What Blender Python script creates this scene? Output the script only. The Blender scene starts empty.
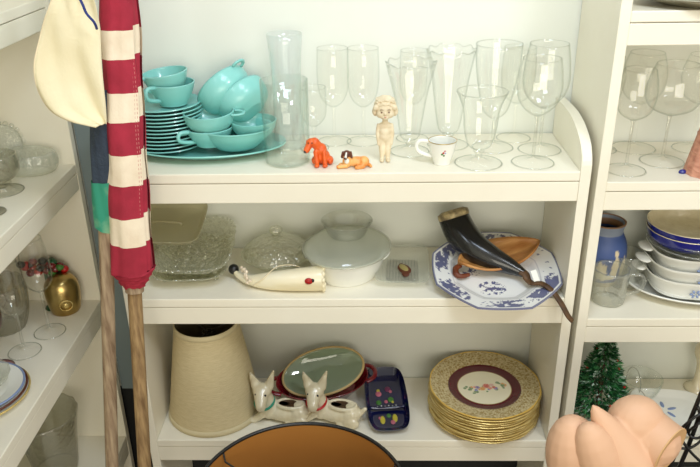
import bpy, bmesh, math, random
from math import sin, cos, pi, radians as R
from mathutils import Vector, Matrix, noise
random.seed(7)
scn = bpy.context.scene
C = scn.collection

# ------------------------------------------------------------------ camera
cam = bpy.data.objects.new('camera', bpy.data.cameras.new('camera'))
C.objects.link(cam)
YAW, PITCH, ROLL = -0.0287392, 0.4464423, -0.0178339
_f = Vector((sin(YAW)*cos(PITCH), cos(YAW)*cos(PITCH), -sin(PITCH)))
_r = Vector((cos(YAW), -sin(YAW), 0)); _u = _r.cross(_f)
_r2 = _r*cos(ROLL)+_u*sin(ROLL); _u2 = -_r*sin(ROLL)+_u*cos(ROLL)
_m = Matrix((_r2, _u2, -_f)).transposed().to_4x4()
_m.translation = Vector((0.0455947, -1.326846, 1.619156))
cam.matrix_world = _m
cam.data.sensor_width = 36; cam.data.lens = 736.594/700*36
cam.data.clip_start = 0.01
scn.camera = cam

# ------------------------------------------------------------------ world, light, exposure
def srgb(r, g, b):
    f = lambda c: c/12.92 if c <= .04045 else ((c+.055)/1.055)**2.4
    return (f(r/255), f(g/255), f(b/255), 1)
w = bpy.data.worlds.new('world'); scn.world = w; w.use_nodes = True
w.node_tree.nodes['Background'].inputs[0].default_value = (1.0, .962, .83, 1)
w.node_tree.nodes['Background'].inputs[1].default_value = 0.86
def area(name, loc, target, size, power, col):
    l = bpy.data.lights.new(name, 'AREA'); l.shape = 'RECTANGLE'; l.size, l.size_y = size
    l.energy = power; l.color = col
    o = bpy.data.objects.new(name, l); C.objects.link(o); o.location = loc
    o.rotation_euler = (Vector(target)-Vector(loc)).to_track_quat('-Z', 'Y').to_euler()
area('ceiling_light', (0.15, -0.75, 2.50), (0.15, -0.1, 0.9), (.5, .5), 13.5, (.70, .83, 1))
area('front_fill_light', (0.5, -3.4, 1.45), (-0.1, 0, .75), (2.2, 1.5), 60, (1, .93, .78))  # unseen fill light, added from the front to brighten the shelf interiors
area('ceiling_light', (-0.9, -1.2, 2.50), (-0.2, 0.1, 0.9), (.35, .35), 6, (.74, .86, 1))
area('ceiling_light', (1.1, -1.3, 2.50), (0.3, 0.1, 0.9), (.35, .35), 16, (.90, .94, 1))
vs = scn.view_settings
vs.view_transform = 'Standard'; vs.look = 'None'; vs.gamma = 1; vs.use_curve_mapping = False
vs.exposure = -0.40
scn.cycles.transparent_max_bounces = 40
scn.cycles.max_bounces = 12
scn.cycles.use_denoising = True

# ------------------------------------------------------------------ materials
def newmat(name):
    m = bpy.data.materials.new(name); m.use_nodes = True
    nt = m.node_tree; return m, nt, nt.nodes, nt.links
def pm(name, c1, rough=.4, c2=None, scale=8, stretch=(1, 1, 1), bump=0, bscale=60, metal=0, coat=0, detail=3, dist=.01, contrast=(.3, .7)):
    m, nt, n, l = newmat(name); b = n['Principled BSDF']
    b.inputs['Roughness'].default_value = rough; b.inputs['Metallic'].default_value = metal
    b.inputs['Coat Weight'].default_value = coat
    tc = n.new('ShaderNodeTexCoord'); mp = n.new('ShaderNodeMapping'); mp.inputs['Scale'].default_value = stretch
    l.new(tc.outputs['Object'], mp.inputs[0])
    if c2 is None: c2 = tuple(x*.9 for x in c1[:3])+(1,)
    no = n.new('ShaderNodeTexNoise'); no.inputs['Scale'].default_value = scale; no.inputs['Detail'].default_value = detail
    l.new(mp.outputs[0], no.inputs['Vector'])
    rp = n.new('ShaderNodeValToRGB'); rp.color_ramp.elements[0].position = contrast[0]; rp.color_ramp.elements[1].position = contrast[1]
    rp.color_ramp.elements[0].color = c1; rp.color_ramp.elements[1].color = c2
    l.new(no.outputs[0], rp.inputs[0]); l.new(rp.outputs[0], b.inputs['Base Color'])
    if bump:
        n2 = n.new('ShaderNodeTexNoise'); n2.inputs['Scale'].default_value = bscale; n2.inputs['Detail'].default_value = 4
        l.new(mp.outputs[0], n2.inputs['Vector'])
        bp = n.new('ShaderNodeBump'); bp.inputs['Strength'].default_value = bump; bp.inputs['Distance'].default_value = dist
        l.new(n2.outputs[0], bp.inputs['Height']); l.new(bp.outputs[0], b.inputs['Normal'])
    return m
def glassm(name, clear=(.985, .99, .985), edge=(.84, .87, .84), base=.05, peak=.55, power=3, rough=.03, bump=0, bscale=70, haze=0, hazecol=(.8, .85, .8, 1), vor=False):
    """thin-walled glass: clear face-on, tinted and reflective at grazing angles"""
    m, nt, n, l = newmat(name); out = n['Material Output']; n.remove(n['Principled BSDF'])
    lw = n.new('ShaderNodeLayerWeight'); lw.inputs['Blend'].default_value = .5
    pw = n.new('ShaderNodeMath'); pw.operation = 'POWER'; pw.inputs[1].default_value = power
    l.new(lw.outputs['Facing'], pw.inputs[0])
    mr = n.new('ShaderNodeMapRange'); mr.inputs['To Min'].default_value = base; mr.inputs['To Max'].default_value = peak
    l.new(pw.outputs[0], mr.inputs[0])
    mc = n.new('ShaderNodeMix'); mc.data_type = 'RGBA'; mc.inputs[6].default_value = clear+(1,); mc.inputs[7].default_value = edge+(1,)
    l.new(pw.outputs[0], mc.inputs[0])
    tr = n.new('ShaderNodeBsdfTransparent'); l.new(mc.outputs[2], tr.inputs[0])
    gl = n.new('ShaderNodeBsdfGlossy'); gl.inputs['Roughness'].default_value = rough; gl.inputs[0].default_value = (1, 1, 1, 1)
    if bump:
        tc = n.new('ShaderNodeTexCoord')
        t = n.new('ShaderNodeTexVoronoi' if vor else 'ShaderNodeTexNoise'); t.inputs['Scale'].default_value = bscale
        l.new(tc.outputs['Object'], t.inputs['Vector'])
        bp = n.new('ShaderNodeBump'); bp.inputs['Strength'].default_value = bump; bp.inputs['Distance'].default_value = .004
        l.new(t.outputs[0], bp.inputs['Height'])
        l.new(bp.outputs[0], gl.inputs['Normal']); l.new(bp.outputs[0], lw.inputs['Normal'])
    mx = n.new('ShaderNodeMixShader'); l.new(mr.outputs[0], mx.inputs[0]); l.new(tr.outputs[0], mx.inputs[1]); l.new(gl.outputs[0], mx.inputs[2])
    last = mx
    if haze:
        df = n.new('ShaderNodeBsdfDiffuse'); df.inputs[0].default_value = hazecol
        tl = n.new('ShaderNodeBsdfTranslucent'); tl.inputs[0].default_value = hazecol
        ad = n.new('ShaderNodeMixShader'); ad.inputs[0].default_value = .4; l.new(df.outputs[0], ad.inputs[1]); l.new(tl.outputs[0], ad.inputs[2])
        m2 = n.new('ShaderNodeMixShader'); m2.inputs[0].default_value = haze; l.new(mx.outputs[0], m2.inputs[1]); l.new(ad.outputs[0], m2.inputs[2]); last = m2
    l.new(last.outputs[0], out.inputs[0])
    return m
def vcol(name, rough=.25, coat=.3):
    m, nt, n, l = newmat(name); b = n['Principled BSDF']; a = n.new('ShaderNodeAttribute'); a.attribute_name = 'Col'
    l.new(a.outputs['Color'], b.inputs['Base Color']); b.inputs['Roughness'].default_value = rough; b.inputs['Coat Weight'].default_value = coat
    return m
M = {}
M['paint'] = pm('cream_gloss_paint', srgb(240, 235, 218), .38, srgb(235, 229, 210), 5, bump=.12, bscale=35, dist=.003)
M['wall'] = pm('pale_wall_paint', srgb(230, 232, 223), .6, srgb(226, 229, 219), 2.5, bump=.06, bscale=120, dist=.002)
M['dado'] = pm('black_lower_wall', srgb(22, 24, 26), .7, srgb(14, 15, 16), 6)
M['floor'] = pm('tan_carpet', srgb(150, 126, 92), .95, srgb(128, 106, 76), 90, bump=.4, bscale=300)
M['turq'] = pm('turquoise_melamine', srgb(140, 208, 201), .28, srgb(132, 202, 195), 6, coat=.25)
M['glass'] = glassm('clear_glass', clear=(.994, .995, .992), edge=(.62, .66, .62), base=.04, peak=.6, power=5.5)
M['glass_back'] = glassm('faint_clear_glass', clear=(.995, .995, .99), edge=(.80, .83, .81), peak=.4, base=.03, power=5)
M['rim_glass'] = glassm('polished_glass_rim', clear=(.95, .955, .94), edge=(.70, .71, .67), base=.12, peak=.6, power=1.8)
M['strong_glass'] = glassm('thick_clear_glass', clear=(.98, .985, .97), edge=(.42, .45, .38), base=.06, peak=.75, power=2.2, haze=.07, hazecol=(.92, .93, .88, 1))
M['vase_glass'] = glassm('greenish_clear_glass', clear=(.985, .992, .985), edge=(.64, .71, .66), peak=.5, base=.05, power=4)
M['smoke'] = glassm('frosty_clear_glass', clear=(.985, .99, .99), edge=(.86, .90, .89), haze=.16, hazecol=(.88, .93, .92, 1))
M['cut'] = glassm('pressed_glass', clear=(.97, .97, .93), edge=(.88, .88, .74), base=.12, peak=.6, power=1.6, bump=1.0, bscale=110, vor=True, haze=.10, hazecol=(.86, .88, .78, 1))
M['cut_soft'] = glassm('ribbed_pressed_glass', clear=(.95, .96, .94), edge=(.84, .85, .78), base=.08, peak=.5, power=2.6, bump=.6, bscale=160, haze=.2, hazecol=(.92, .93, .88, 1))
M['amber'] = glassm('olive_tinted_glass', clear=(.90, .89, .78), edge=(.66, .64, .5), base=.08, peak=.5, power=2, haze=.42, hazecol=srgb(226, 220, 190))
M['mauve'] = glassm('mauve_glass', clear=(.66, .42, .46), edge=(.4, .2, .25), base=.07, peak=.5)
M['grey_glass'] = glassm('smoky_grey_glass', clear=(.88, .88, .84), edge=(.62, .61, .54), base=.1, peak=.5, bump=.6, bscale=80, haze=.14, hazecol=srgb(190, 188, 172))
M['white'] = pm('white_glazed_ceramic', srgb(238, 238, 230), .18, srgb(232, 232, 224), 5, coat=.4)
M['cream_cer'] = pm('cream_glazed_ceramic', srgb(232, 222, 192), .2, srgb(214, 200, 164), 30, coat=.5, bump=.15, bscale=90)
M['cobalt'] = pm('cobalt_blue_glaze', srgb(28, 36, 136), .15, srgb(20, 26, 112), 8, coat=.5)
M['navy'] = pm('dark_navy_glaze', srgb(18, 24, 74), .12, srgb(10, 14, 48), 14, coat=.6)
M['red_cer'] = pm('burgundy_glaze', srgb(126, 18, 32), .15, srgb(98, 10, 22), 10, coat=.6)
M['burlap'] = pm('woven_cream_shade', srgb(214, 198, 156), .85, srgb(197, 180, 138), 60, stretch=(1, 1, 14), bump=.5, bscale=45, dist=.003)
M['shade_trim'] = pm('cream_shade_binding', srgb(214, 200, 160), .8)
M['shade_in'] = pm('dark_brown_lining', srgb(110, 98, 74), .8)
M['orange_shade'] = pm('orange_brown_shade_lining', srgb(172, 118, 54), .55, srgb(158, 104, 44), 4)
M['black'] = pm('black_enamel', srgb(16, 16, 17), .35, srgb(10, 10, 10), 20)
M['horn'] = pm('polished_black_horn', srgb(16, 17, 19), .22, srgb(46, 44, 40), 14, stretch=(1, 1, 1), coat=.3, contrast=(.45, .8))
M['horn_tip'] = pm('pale_horn', srgb(196, 178, 132), .5, srgb(120, 104, 74), 70, contrast=(.35, .6))
M['ivory'] = pm('ivory', srgb(244, 238, 214), .28, srgb(228, 214, 172), 14, stretch=(.4, 1.2, 1.2), coat=.2)
M['leather'] = pm('brown_leather', srgb(94, 64, 32), .6, srgb(60, 38, 18), 60, bump=.4)
M['wood_dish'] = pm('carved_orange_wood', srgb(206, 152, 88), .42, srgb(158, 98, 44), 9, stretch=(1, 7, 3), bump=.2, bscale=30, detail=6)
M['wood_dark'] = pm('dark_red_wood', srgb(128, 62, 30), .5, srgb(90, 40, 18), 20)
M['pole'] = pm('weathered_wood_pole', srgb(172, 142, 98), .7, srgb(112, 84, 52), 130, stretch=(1, 1, .12), bump=.3, bscale=50, detail=6)
M['pole_pale'] = pm('bleached_wood_pole', srgb(182, 160, 130), .75, srgb(124, 100, 76), 130, stretch=(1, 1, .12), bump=.3, bscale=50, detail=6)
M['flag_red'] = pm('red_cotton', srgb(166, 36, 58), .85, srgb(146, 28, 48), 30, bump=.35, bscale=160, dist=.002)
M['flag_white'] = pm('ivory_cotton', srgb(236, 222, 198), .85, srgb(224, 206, 180), 30, bump=.35, bscale=160, dist=.002)
M['stitch'] = pm('red_stitching', srgb(206, 138, 128), .8)
M['canvas'] = pm('cream_canvas', srgb(236, 226, 192), .85, srgb(228, 216, 178), 12, bump=.35, bscale=200, dist=.002)
M['canvas_hem'] = pm('cream_canvas_hem', srgb(238, 222, 186), .85)
M['navy_cloth'] = pm('faded_navy_cloth', srgb(56, 68, 82), .9, srgb(44, 54, 68), 25, bump=.3, bscale=200)
M['green_cloth'] = pm('green_cloth', srgb(46, 140, 112), .85, srgb(140, 178, 140), 22, contrast=(.5, .75))
M['cord'] = pm('blue_cord', srgb(38, 52, 120), .8)
M['bisque'] = pm('unglazed_bisque', srgb(232, 220, 192), .6, srgb(212, 194, 160), 45, bump=.1)
M['orange'] = pm('orange_painted_bisque', srgb(232, 104, 34), .35, srgb(206, 76, 20), 90)
M['tan'] = pm('tan_painted_bisque', srgb(236, 176, 104), .4, srgb(222, 140, 66), 60, contrast=(.45, .6))
M['brown'] = pm('brown_paint', srgb(96, 48, 28), .45)
M['peach'] = pm('matte_peach_form', srgb(218, 176, 144), .55, srgb(212, 168, 136), 3, bump=.05, bscale=30)
M['peach_cut'] = pm('peach_cut_end', srgb(214, 172, 122), .6)
M['gold'] = pm('brushed_gold', srgb(200, 176, 116), .28, srgb(166, 138, 80), 12, metal=1, bump=.15, bscale=40)
M['gold_edge'] = pm('gilt_cream_china', srgb(228, 206, 138), .25, srgb(200, 170, 92), 40, metal=.45)
M['pewter'] = pm('dull_pewter', srgb(160, 156, 136), .4, srgb(124, 118, 98), 8, metal=.5)
M['terracotta'] = pm('salmon_pink_pottery', srgb(216, 160, 134), .55, srgb(178, 118, 96), 30, stretch=(1, 1, 3), bump=.3)
M['green_leaf'] = pm('glossy_green_tinsel', srgb(44, 116, 62), .3, srgb(96, 164, 104), 40, contrast=(.4, .75))
M['green_dark'] = pm('dark_green_tinsel', srgb(20, 66, 38), .35, srgb(30, 88, 50), 40)
M['silver_tip'] = pm('silvery_frosting', srgb(190, 214, 196), .35)
M['red'] = pm('bright_red_paint', srgb(184, 26, 24), .35)
M['pink'] = pm('pink_paint', srgb(190, 104, 120), .45)
M['yellow'] = pm('yellow_paint', srgb(196, 184, 62), .45)
M['green'] = pm('green_paint', srgb(70, 124, 52), .45)
M['blue'] = pm('blue_paint', srgb(60, 90, 190), .45)
M['soft_blue'] = pm('soft_blue_print', srgb(132, 150, 190), .4)
M['steel'] = pm('pale_steel_wire', srgb(190, 190, 178), .3, metal=.8)
M['steel_dark'] = pm('dark_wire', srgb(66, 60, 50), .4, metal=.5)
M['ash_wood'] = pm('grey_table_top', srgb(70, 66, 60), .6)
M['lid_glass'] = glassm('green_tinged_lid_glass', clear=(.90, .94, .90), edge=(.66, .72, .62), base=.10, peak=.45, haze=.5, hazecol=srgb(186, 206, 176))
M['lid_clear'] = glassm('clear_lid_glass', clear=(.95, .965, .94), edge=(.66, .70, .58), base=.08, peak=.5, haze=.32, hazecol=srgb(222, 226, 208))
M['col'] = vcol('printed_china')
M['col_matte'] = vcol('coloured_relief', .5, 0)

# ------------------------------------------------------------------ helpers
def ob(name, bm, mat, parent=None, local=True, smooth=True, auto=None, mods=None):
    me = bpy.data.meshes.new(name)
    if parent is not None and not local:
        off = Vector(); q_ = parent
        while q_ is not None: off += Vector(q_.location); q_ = q_.parent
        bmesh.ops.translate(bm, verts=bm.verts, vec=-off)
    bmesh.ops.recalc_face_normals(bm, faces=bm.faces)
    if auto:
        for e in bm.edges:
            if len(e.link_faces) == 2 and e.calc_face_angle(0) > R(auto): e.smooth = False
    bm.to_mesh(me); bm.free()
    if smooth:
        for p in me.polygons: p.use_smooth = True
    me.materials.append(mat)
    o = bpy.data.objects.new(name, me); C.objects.link(o)
    if parent is not None: o.parent = parent
    return o
def tag(o, label, cat, group=None):
    o['label'] = label; o['category'] = cat
    if group: o['group'] = group
    return o
def root(name, label, cat, loc, group=None, rot=(0, 0, 0)):
    o = bpy.data.objects.new(name, None); C.objects.link(o); o.location = loc; o.rotation_euler = rot
    o.empty_display_size = .02
    return tag(o, label, cat, group)
def copy_tree(o, parent=None):
    c = o.copy(); C.objects.link(c)
    if parent is not None: c.parent = parent
    for ch in list(o.children): copy_tree(ch, c)
    return c
def dup(o, loc, label, rot=None, group=None, scale=None):
    c = copy_tree(o); c.location = loc
    if rot is not None: c.rotation_euler = rot
    if scale is not None: c.scale = scale
    c['label'] = label
    if group: c['group'] = group
    return c
def box(bm, x0, x1, y0, y1, z0, z1, bev=0):
    vs = [bm.verts.new((x, y, z)) for x in (x0, x1) for y in (y0, y1) for z in (z0, z1)]
    fs = [bm.faces.new([vs[i] for i in q]) for q in ((0, 1, 3, 2), (4, 6, 7, 5), (0, 4, 5, 1), (2, 3, 7, 6), (0, 2, 6, 4), (1, 5, 7, 3))]
    if bev:
        es = set(e for f in fs for e in f.edges)
        bmesh.ops.bevel(bm, geom=list(es), offset=bev, segments=2, affect='EDGES', profile=.5)
def shell(outer, t):
    """outer profile (0,z0)...rim -> closed cross-section with an inner wall at distance t"""
    n = len(outer); inn = []
    for i, (r, z) in enumerate(outer):
        a = outer[max(i-1, 0)]; b = outer[min(i+1, n-1)]
        dx, dz = b[0]-a[0], b[1]-a[1]; L = math.hypot(dx, dz) or 1
        nr, nz = -dz/L, dx/L
        if i == 0: nr, nz = 0, 1
        inn.append((max(0, r+nr*t), z+nz*t))
    inn[0] = (0, outer[0][1]+t)
    return outer+inn[::-1]
def rev(bm, prof, n=40, shape=None, mat=None):
    rings = []
    for (r, z) in prof:
        if r < 1e-6:
            v = bm.verts.new((0, 0, z)); rings.append([v]*n); continue
        ring = []
        for k in range(n):
            t = 2*pi*k/n
            if shape: x, y, dz = (tuple(shape(t, r, z))+(0,))[:3]
            else: x, y, dz = r*cos(t), r*sin(t), 0
            ring.append(bm.verts.new((x, y, z+dz)))
        rings.append(ring)
    vs = set(v for r_ in rings for v in r_)
    for a, b in zip(rings[:-1], rings[1:]):
        for k in range(n):
            q = []
            for v in (a[k], a[(k+1) % n], b[(k+1) % n], b[k]):
                if v not in q: q.append(v)
            if len(q) > 2:
                try: bm.faces.new(q)
                except ValueError: pass
    if mat is not None: bmesh.ops.transform(bm, matrix=mat, verts=list(vs))
    return list(vs)
def smooth_prof(pts, k=4):
    """Catmull-Rom through the profile"""
    out = []
    n = len(pts)
    for i in range(n-1):
        p0, p1, p2, p3 = pts[max(i-1, 0)], pts[i], pts[i+1], pts[min(i+2, n-1)]
        for j in range(k):
            t = j/k
            out.append(tuple(.5*((2*p1[d])+(-p0[d]+p2[d])*t+(2*p0[d]-5*p1[d]+4*p2[d]-p3[d])*t*t+(-p0[d]+3*p1[d]-3*p2[d]+p3[d])*t**3) for d in range(len(p1))))
    out.append(tuple(pts[-1]))
    return out
def tube(bm, path, rad, n=10, flat=1.0, closed=False, sm=0, up=None):
    if sm:
        rr = rad if hasattr(rad, '__len__') else [rad]*len(path)
        q = smooth_prof([tuple(p)+(r,) for p, r in zip(path, rr)], sm)
        path = [p[:3] for p in q]; rad = [p[3] for p in q]
    P = [Vector(p) for p in path]; N = len(P)
    rr = rad if hasattr(rad, '__len__') else [rad]*N
    rings = []; prev = None
    for i in range(N):
        if closed: d = (P[(i+1) % N]-P[i-1]).normalized()
        else: d = (P[min(i+1, N-1)]-P[max(i-1, 0)]).normalized()
        if prev is None:
            a = Vector(up) if up else (Vector((0, 0, 1)) if abs(d.z) < .9 else Vector((1, 0, 0)))
        else: a = prev
        a = (a-d*a.dot(d)).normalized(); prev = a; b = d.cross(a)
        rings.append([bm.verts.new(P[i]+(a*cos(2*pi*k/n)*flat+b*sin(2*pi*k/n))*rr[i]) for k in range(n)])
    m = N if closed else N-1
    for i in range(m):
        A, B = rings[i], rings[(i+1) % N]
        for k in range(n): bm.faces.new((A[k], A[(k+1) % n], B[(k+1) % n], B[k]))
    if not closed:
        bm.faces.new(rings[0][::-1]); bm.faces.new(rings[-1])
def ball(bm, c, r, rot=None, seg=16):
    r = r if hasattr(r, '__len__') else (r, r, r)
    m = Matrix.Translation(c) @ (rot.to_4x4() if rot is not None else Matrix()) @ Matrix.Diagonal((r[0], r[1], r[2], 1))
    bmesh.ops.create_uvsphere(bm, u_segments=seg, v_segments=max(6, seg//2+2), radius=1, matrix=m)
def cap(bm, a, b, ra, rb, k=6):
    a, b = Vector(a), Vector(b)
    for i in range(k+1):
        t = i/k; ball(bm, a.lerp(b, t), ra+(rb-ra)*t, seg=12)
def blob(name, bm, mat, parent, voxel, smooth=4, local=True):
    o = ob(name, bm, mat, parent, local)
    m = o.modifiers.new('remesh', 'REMESH'); m.mode = 'VOXEL'; m.voxel_size = voxel; m.use_smooth_shade = True
    s = o.modifiers.new('smooth', 'SMOOTH'); s.iterations = smooth; s.factor = .6
    return o
def colour(o, fn):
    me = o.data; a = me.color_attributes.new('Col', 'FLOAT_COLOR', 'POINT')
    for i, v in enumerate(me.vertices): a.data[i].color = fn(v.co)
def sup(a, b, e):
    """superellipse shape with half axes a,b relative to radius 1"""
    def f(t, r, z):
        c, s = cos(t), sin(t)
        return (a*r*math.copysign(abs(c)**(2/e), c), b*r*math.copysign(abs(s)**(2/e), s))
    return f
def struct(o):
    o['kind'] = 'structure'; return o
def bx(name, x0, x1, y0, y1, z0, z1, mat, parent=None, bev=.0015):
    bm = bmesh.new(); box(bm, x0, x1, y0, y1, z0, z1, bev)
    return ob(name, bm, mat, parent, local=False, smooth=False)

D = .24
WY = .243
T1, T2, T3 = 1.112, .8325, .454
R1, R2, R3, R4 = 1.408, 1.09, .782, .45
L1, L2, L3, L4 = 1.418, 1.06, .71, .288

# ------------------------------------------------------------------ room
struct(bx('floor', -1.4, 2.2, -3, WY+.1, -.05, 0, M['floor'], bev=0))
struct(bx('wall_back', -1.0, 2.2, WY, WY+.1, .425, 2.7, M['wall'], bev=0))
struct(bx('baseboard_back', -1.0, 2.2, WY-.001, WY+.1, 0, .425, M['dado'], bev=0))
struct(bx('wall_shade_strip_1', -.606, -.471, WY-.012, WY, .425, 1.34, pm('slate_blue_wall_shade', srgb(124, 138, 140), .6, srgb(112, 126, 130), 4), bev=0))  # added strip: wall shade between the units put in as grey-blue colour
struct(bx('wall_left', -1.0, -.885, -3, WY, 0, 2.7, M['wall'], bev=0))

# ------------------------------------------------------------------ bookcases
def shelf_parts(r, x0, x1, z, y0=0.0, yb=D, top=.02, drop=.042, mat=None):
    """board with a face strip just under its front edge"""
    bx('shelf_board', x0, x1, y0, yb, z-top, z, M['paint'], r, .002)
    bx('shelf_fascia', x0, x1, y0+.0012, y0+.018, z-top-drop, z-top-.0012, M['paint'], r, .0015)

cs = root('shelf_unit', 'low white-painted wooden shelf unit in the middle with rounded top ends', 'shelf', (0, .12, 0))
for z in (T1, T2, T3): shelf_parts(cs, -.45, .45, z)
shelf_parts(cs, -.45, .45, .10)
for sx in (-1, 1):
    x0, x1 = (.45, .47) if sx > 0 else (-.47, -.45)
    bm = bmesh.new()
    prof = [(D, 0), (0, 0), (0, T1+.012)]
    for k in range(1, 13):
        a = pi/2*k/12; prof.append((.16*(1-cos(a)), T1+.012+.068*sin(a)))
    prof.append((D, T1+.08))
    A = [bm.verts.new((x0, y, z)) for y, z in prof]; B = [bm.verts.new((x1, y, z)) for y, z in prof]
    bm.faces.new(A); bm.faces.new(B[::-1])
    for i in range(len(prof)): bm.faces.new((A[i], B[i], B[(i+1) % len(prof)], A[(i+1) % len(prof)]))
    bmesh.ops.bevel(bm, geom=[e for e in bm.edges if abs(e.verts[0].co.x-e.verts[1].co.x) < 1e-6], offset=.0015, segments=1, affect='EDGES')
    ob('side_panel', bm, M['paint'], cs, False, smooth=False)

rs = root('shelf_unit', 'tall white-painted wooden shelf unit at the right holding wine glasses and casseroles', 'shelf', (.9, .12, 0))
bx('side_panel', .482, .502, -.002, D, 0, 2.0, M['paint'], rs)
bx('side_panel', 1.32, 1.34, -.002, D, 0, 2.0, M['paint'], rs)
for z in (1.78, R1, R2, R3, R4, .10): shelf_parts(rs, .502, 1.32, z, drop=.04)

ls = root('shelf_unit', 'white-painted wooden shelf unit at the left, set at right angles', 'shelf', (-.74, -.3, 0))
bx('side_panel', -.875, -.607, .205, .225, 0, 2.0, M['paint'], ls)
bx('side_panel', -.875, -.607, -.92, -.90, 0, 2.0, M['paint'], ls)
for z in (1.78, L1, L2, L3, L4):
    bx('shelf_board', -.875, -.607, -.90, .205, z-.02, z, M['paint'], ls, .002)
    bx('shelf_fascia', -.625, -.6082, -.90, .205, z-.06, z-.0212, M['paint'], ls, .0015)

# ------------------------------------------------------------------ turquoise dinnerware on the top shelf
def dish(name, label, prof, t, mat, loc, shape=None, n=48, cat='plate', group=None, rot=(0, 0, 0)):
    bm = bmesh.new(); rev(bm, shell(prof, t), n, shape)
    o = ob(name, bm, mat, auto=50); o.location = loc; o.rotation_euler = rot
    return tag(o, label, cat, group)
tp = [(0, 0), (.05, 0), (.11, .001), (.13, .006), (.17, .016), (.178, .018)]
dish('serving_platter', 'large oval turquoise platter lying under the cups, plates and bowls', tp, .003, M['turq'], (-.292, .138, T1),
     shape=lambda t, r, z: (r*.93*cos(t), r*.54*sin(t)), n=64, cat='platter')
pp = [(0, 0), (.03, 0), (.05, .0005), (.056, .003), (.074, .009), (.077, .0105)]
bm = bmesh.new(); rev(bm, shell(pp, .0022), 48); pl0 = ob('plate', bm, M['turq'], auto=50)
ordn = ['bottom', 'second from the bottom', 'third from the bottom', 'fourth from the bottom', 'fifth from the bottom', 'sixth from the bottom',
        'sixth from the top', 'fifth from the top', 'fourth from the top', 'third from the top', 'second from the top', 'top']
for i in range(12):
    o = pl0 if i == 0 else pl0.copy()
    if i: C.objects.link(o)
    lab = ('turquoise plate carrying the two cups, topmost of its stack' if i == 11 else
           'turquoise plate at the very bottom of its stack, on the platter' if i == 0 else 'turquoise plate, %s of its stack beside the flag' % ordn[i])
    tag(o, lab, 'plate', 'turquoise plates stacked on the platter')
    o.location = (-.376+random.uniform(-.0015, .0015), .155+random.uniform(-.0015, .0015), T1+.006+i*.0077); o.rotation_euler.z = random.random()*6
ztop = T1+.006+11*.0077
def handle_loop(bm, r0, z0, z1, out, rad, flat=1):
    tube(bm, [(r0[0]-.002, 0, z0), (r0[0]+out*.7, 0, z0+.002), (r0[0]+out, 0, (z0*.75+z1*.25)), (r0[0]+out*.75, 0, (z0*.3+z1*.7)), (r0[1]-.001, 0, z1)], rad, 8, flat, sm=4)
def cup(label, loc, rot, mat=M['turq'], r=.047, h=.046, cat='cup', name='cup'):
    c = root(name, label, cat, loc, rot=rot)
    bm = bmesh.new(); rev(bm, shell(smooth_prof([(0, 0), (r*.55, 0), (r*.62, .004), (r*.85, h*.5), (r*.97, h*.85), (r, h)], 3), .0025), 40); ob('body', bm, mat, c)
    bm = bmesh.new(); handle_loop(bm, (r*.96, r*.75), h*.92, h*.30, .024, .0046, .9); ob('handle', bm, mat, c)
    return c
cup('turquoise cup with squared handle resting on the topmost plate', (-.357, .158, ztop+.0055), (0, 0, R(236)))
cup('turquoise cup nested slightly askew inside another cup above the plate stack', (-.366, .163, ztop+.026), (R(3), R(5), R(222)))
# big low bowl with pieces in it
bo = dish('serving_bowl', 'wide turquoise serving bowl at the front of the platter', smooth_prof([(0, 0), (.035, 0), (.045, .003), (.066, .024), (.075, .040), (.077, .042)], 3), .003, M['turq'], (-.228, .128, T1+.013), cat='bowl',
          shape=lambda t, r, z: (r*1.0*cos(t), r*.86*sin(t)))
def tabbed(label, loc, rot, r, h, tabs, name='sugar_bowl', cat='bowl'):
    c = root(name, label, cat, loc, rot=rot)
    bm = bmesh.new(); rev(bm, shell(smooth_prof([(0, 0), (r*.55, 0), (r*.7, .004), (r*.92, h*.5), (r*.99, h*.9), (r, h)], 3), .0028), 44); ob('body', bm, M['turq'], c)
    for a in tabs:
        bm = bmesh.new(); ca, sa = cos(a), sin(a)
        pts = [(r*.97, -.013), (r*1.12, -.013), (r*1.33, -.008), (r*1.36, 0), (r*1.33, .008), (r*1.12, .013), (r*.97, .013)]
        tube(bm, [(x*ca-y*sa, x*sa+y*ca, h-.004) for x, y in pts], .0036, 8, .6, sm=3, up=(0, 0, 1)); ob('handle', bm, M['turq'], c)
    return c
cup('turquoise cup under the two-handled sugar bowl, its handle pointing front left', (-.281, .124, T1+.020), (0, 0, R(220)), r=.049, h=.038)
tabbed('turquoise two-handled sugar bowl sitting in front of the tilted bowls', (-.279, .126, T1+.049), (R(5), 0, 0), .053, .044, (R(-6), R(150)))
dish('bowl', 'small turquoise dessert bowl behind the two-handled sugar bowl, right side', smooth_prof([(0, 0), (.025, 0), (.042, .016), (.048, .036)], 3), .0025, M['turq'], (-.192, .140, T1+.03), cat='bowl')
nrm = Vector((-.62, .46, .62)).normalized()
q = nrm.to_track_quat('Z', 'Y')
def tilted(label, c, r, h, tab):
    e = q.to_euler(); o = root('vegetable_bowl', label, 'bowl', Vector(c)-nrm*h, rot=e)
    bm = bmesh.new(); rev(bm, shell(smooth_prof([(0, 0), (r*.42, 0), (r*.55, .003), (r*.84, h*.28), (r*.97, h*.62), (r, h)], 3), .003), 48); ob('body', bm, M['turq'], o)
    if tab is not None:
        bm = bmesh.new(); ca, sa = cos(tab), sin(tab)
        pts = [(r*.98, -.014), (r*1.15, -.012), (r*1.26, 0), (r*1.15, .012), (r*.98, .014)]
        tube(bm, [(x*ca-y*sa, x*sa+y*ca, h-.003) for x, y in pts], .004, 8, .7, sm=3); ob('handle', bm, M['turq'], o)
    return o
qi = q.inverted(); upv = qi @ Vector((0.55, -.1, .8))
tabA = math.atan2(upv.y, upv.x)
tilted('turquoise serving bowl tipped on its side with a tab handle at the top', (-.264, .196, T1+.124), .060, .052, tabA)
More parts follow.
